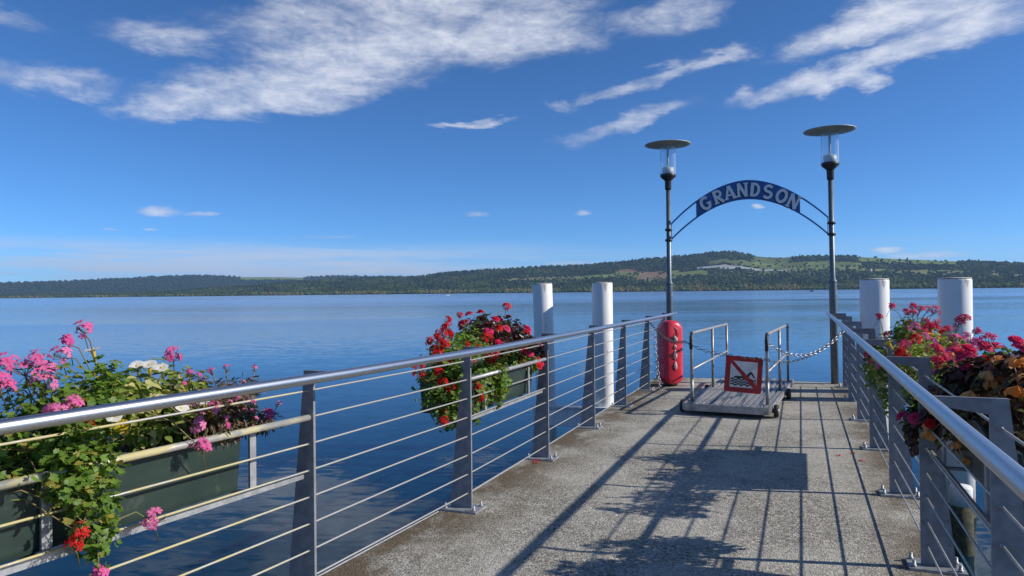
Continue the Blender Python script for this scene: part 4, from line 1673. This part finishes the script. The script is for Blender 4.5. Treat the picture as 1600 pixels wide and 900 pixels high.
# --- trough B
XB = xl(5.2) - .10
trough(XB, 5.25, 0, 1.30, -1, 'dark green trough of red flowers hung between mooring pile and near railing posts')
XB -= .16
plant('red_geranium', 'red geranium trailing below its trough beside dark leaved begonia', (XB, 4.75, .86),
      [(XB, 4.72, 1.03, .17, .28, .17, 1), (XB + .02, 4.50, .88, .16, .22, .22, 1), (XB + .06, 4.62, .70, .13, .20, .17, .7), (XB, 5.05, 1.12, .14, .22, .13, .8), (XB + .24, 5.02, .80, .04, .05, .16, .25), (XB + .02, 4.62, .84, .17, .22, .26, 1.2), (XB + .17, 4.88, .86, .06, .22, .20, .8), (XB + .05, 4.8, .62, .14, .2, .1, .3)],
      'lobed', M['leaf'], .034, 4600, 190,
      [('red', (XB, 4.62, 1.30)), ('red', (XB + .05, 4.50, 1.255)), ('red', (XB + .05, 4.56, 1.21)), ('red_small', (XB, 4.95, 1.275)), ('red_small', (XB, 4.82, 1.33)), ('red', (XB + .03, 4.45, 1.10)), ('red', (XB + .05, 4.35, 1.07)),
       ('red', (XB + .1, 4.28, .96)), ('red', (XB + .1, 4.36, .62)), ('red', (XB + .05, 5.28, 1.24)), ('red', (XB + .05, 5.34, 1.21)), ('red_small', 26), ('red', 12), ('red', (XB, 5.74, 1.37))], .4)
plant('bronze_begonia', 'dark bronze begonia with rose red blooms above its green trough', (XB, 5.5, .86),
      [(XB, 5.28, 1.16, .17, .26, .15, 1), (XB + .02, 5.64, 1.10, .17, .32, .18, 1.3), (XB + .10, 5.92, .98, .12, .18, .14, .6)],
      'broad', M['leaf_bronze'], .044, 2000, 150,
      [('rose', 20), ('redrose', 10), ('rose', (XB + .26, 5.62, .98)), ('rose', (XB + .22, 5.92, .90)), ('rose', (XB + .22, 6.0, .86))])
plant('fuchsia_greenery', 'light green foliage trailing over the front of the red flower trough', (XB, 5.6, .86),
      [(XB + .12, 5.55, .95, .10, .26, .08, 1), (XB + .23, 5.1, .86, .04, .08, .15, .5), (XB + .18, 5.85, .88, .06, .14, .10, .5)],
      'oval', M['leaf'], .038, 500, 60, [('redrose', 5)])

# --- trough C (walkway's other side, farther)
XC = XR + .14
trough(XC, 6.66, 0, 1.30, 1, 'dark trough of pink and red geraniums hung before two white mooring piles')
XC += .18
plant('crimson_geranium', 'tall crimson geranium in front of the white mooring piles', (XC, 7.0, .86),
      [(XC - .02, 6.9, 1.08, .18, .26, .16, 1), (XC + .05, 7.15, 1.06, .18, .22, .13, .8), (XC - .22, 6.9, .98, .12, .22, .12, .5), (XC - .34, 6.75, .82, .07, .18, .14, .3), (XC + .2, 6.7, 1.02, .12, .2, .12, .5)],
      'lobed', M['leaf'], .036, 2600, 170,
      [('crimson', (XC - .02, 6.9, 1.34)), ('crimson', (XC + .03, 6.85, 1.32)), ('crimson', (XC - .06, 6.95, 1.29)), ('crimson', (XC + .09, 6.9, 1.31)), ('crimson', (XC + .14, 6.9, 1.30)), ('crimson', (XC - .18, 6.9, 1.34)), ('crimson', (XC - .28, 6.9, 1.25)),
       ('crimson', (XC + .27, 6.6, 1.22)), ('crimson', (XC + .30, 6.6, 1.25)), ('crimson', (XC + .38, 6.6, 1.15)), ('crimson', 15), ('red_small', 6)], .2)
plant('mixed_geranium', 'pink and red geranium with yellow blooms hanging over the inner side of rail', (XC - .05, 6.4, .86),
      [(XC, 6.3, 1.02, .17, .22, .14, 1), (XC + .1, 6.05, 1.0, .15, .16, .13, .7), (XC - .30, 6.2, .90, .10, .20, .14, .5), (XC - .30, 6.1, .72, .06, .12, .16, .3), (XC - .15, 5.65, .98, .16, .22, .16, 1.2), (XC - .19, 5.3, .95, .12, .17, .14, .8)],
      'lobed', M['leaf_pale'], .034, 2900, 150,
      [('red', 10), ('pink', 12), ('yellow', 6), ('crimson', 14), ('redrose', 5), ('pink', (XC + .20, 6.0, 1.15)), ('pink', (XC + .24, 6.0, 1.11))], .2)

# --- trough D (walkway's other side, near)
XD = XR + .14
trough(XD, 3.62, 0, 1.30, 1, 'dark trough of orange begonias hung at the railing with long support tube')
XD += .18
plant('orange_begonia', 'orange begonia with hanging blooms and reddish stems over grey railing', (XD, 3.6, .86),
      [(XD - .04, 3.75, 1.02, .15, .24, .14, 1), (XD + .02, 3.5, 1.04, .16, .22, .14, .8), (XD - .20, 3.95, .84, .09, .22, .12, .4), (XD + .02, 3.3, .92, .16, .22, .20, .7)],
      'oval', M['leaf_dry'], .036, 1500, 170,
      [('orange', 80), ('orange', (XD - .10, 3.72, 1.11)), ('orange', (XD - .13, 3.80, 1.03)), ('orange', (XD - .08, 3.75, 1.0)), ('orange', (XD - .30, 4.25, .80)), ('orange', (XD - .30, 4.18, .77)), ('orange', (XD - .12, 3.4, .84))], .5, stem='stem_red')
plant('dark_begonia', 'dark leaved begonia with deep rose blooms beside orange begonia', (XD, 4.1, .86),
      [(XD - .12, 4.15, 1.0, .13, .17, .14, 1), (XD - .04, 3.95, 1.07, .14, .18, .11, .8), (XD - .24, 4.35, .84, .08, .16, .13, .5), (XD + .02, 3.7, 1.14, .14, .2, .08, .4), (XD - .31, 4.55, .72, .05, .14, .13, .4)],
      'broad', M['leaf_bronze'], .042, 2200, 170,
      [('rose', 15), ('rose', (XD - .12, 4.2, 1.19)), ('rose', (XD - .16, 4.25, 1.17)), ('rose', (XD - .07, 4.1, 1.21)), ('rose', (XD - .06, 3.6, 1.27)), ('rose', (XD - .03, 3.6, 1.24)), ('redrose', 6)])
plant('trailing_geranium', 'pink flowered green geranium trailing between railing posts by the dark begonia', (XD - .05, 4.4, .86),
      [(XD - .12, 4.55, .98, .12, .14, .13, 1), (XD - .28, 4.6, .80, .08, .14, .14, .7), (XD + .0, 4.2, 1.16, .06, .07, .06, .25)],
      'lobed', M['leaf'], .036, 700, 110,
      [('pink', 3), ('crimson', 6), ('pink', (XD - .24, 4.6, 1.02)), ('crimson', (XD - .20, 4.6, 1.07))])

# fallen petals on the walkway
pb = MB()
petal(pb, (0, 0, .004), (1, 0, .1), (0, 0, 1), .03, .022, .3)
petal(pb, (0, 0, .004), (-.6, .8, .1), (0, 0, 1), .03, .022, .3)
petal(pb, (0, 0, .004), (-.5, -.8, .1), (0, 0, 1), .028, .02, .3)
pmesh = pb.mesh('fallen_flower', M['redp'])
for x, y in [(-2.2, 5.95), (-2.17, 5.88), (.42, 7.2), (.30, 7.05), (.48, 6.9)]:
    o = link('fallen_flower', pmesh, loc=(x, y, .002))
    o.rotation_euler = (0, 0, random.uniform(0, 6))
    if x < 0:
        tag(o, 'fallen red flower on the concrete next to a railing base plate under red geraniums', 'petal', 'fallen flowers under the red geranium')
    else:
        tag(o, 'fallen red petals on the concrete below the crimson geranium', 'petal', 'fallen petals under the crimson geranium')
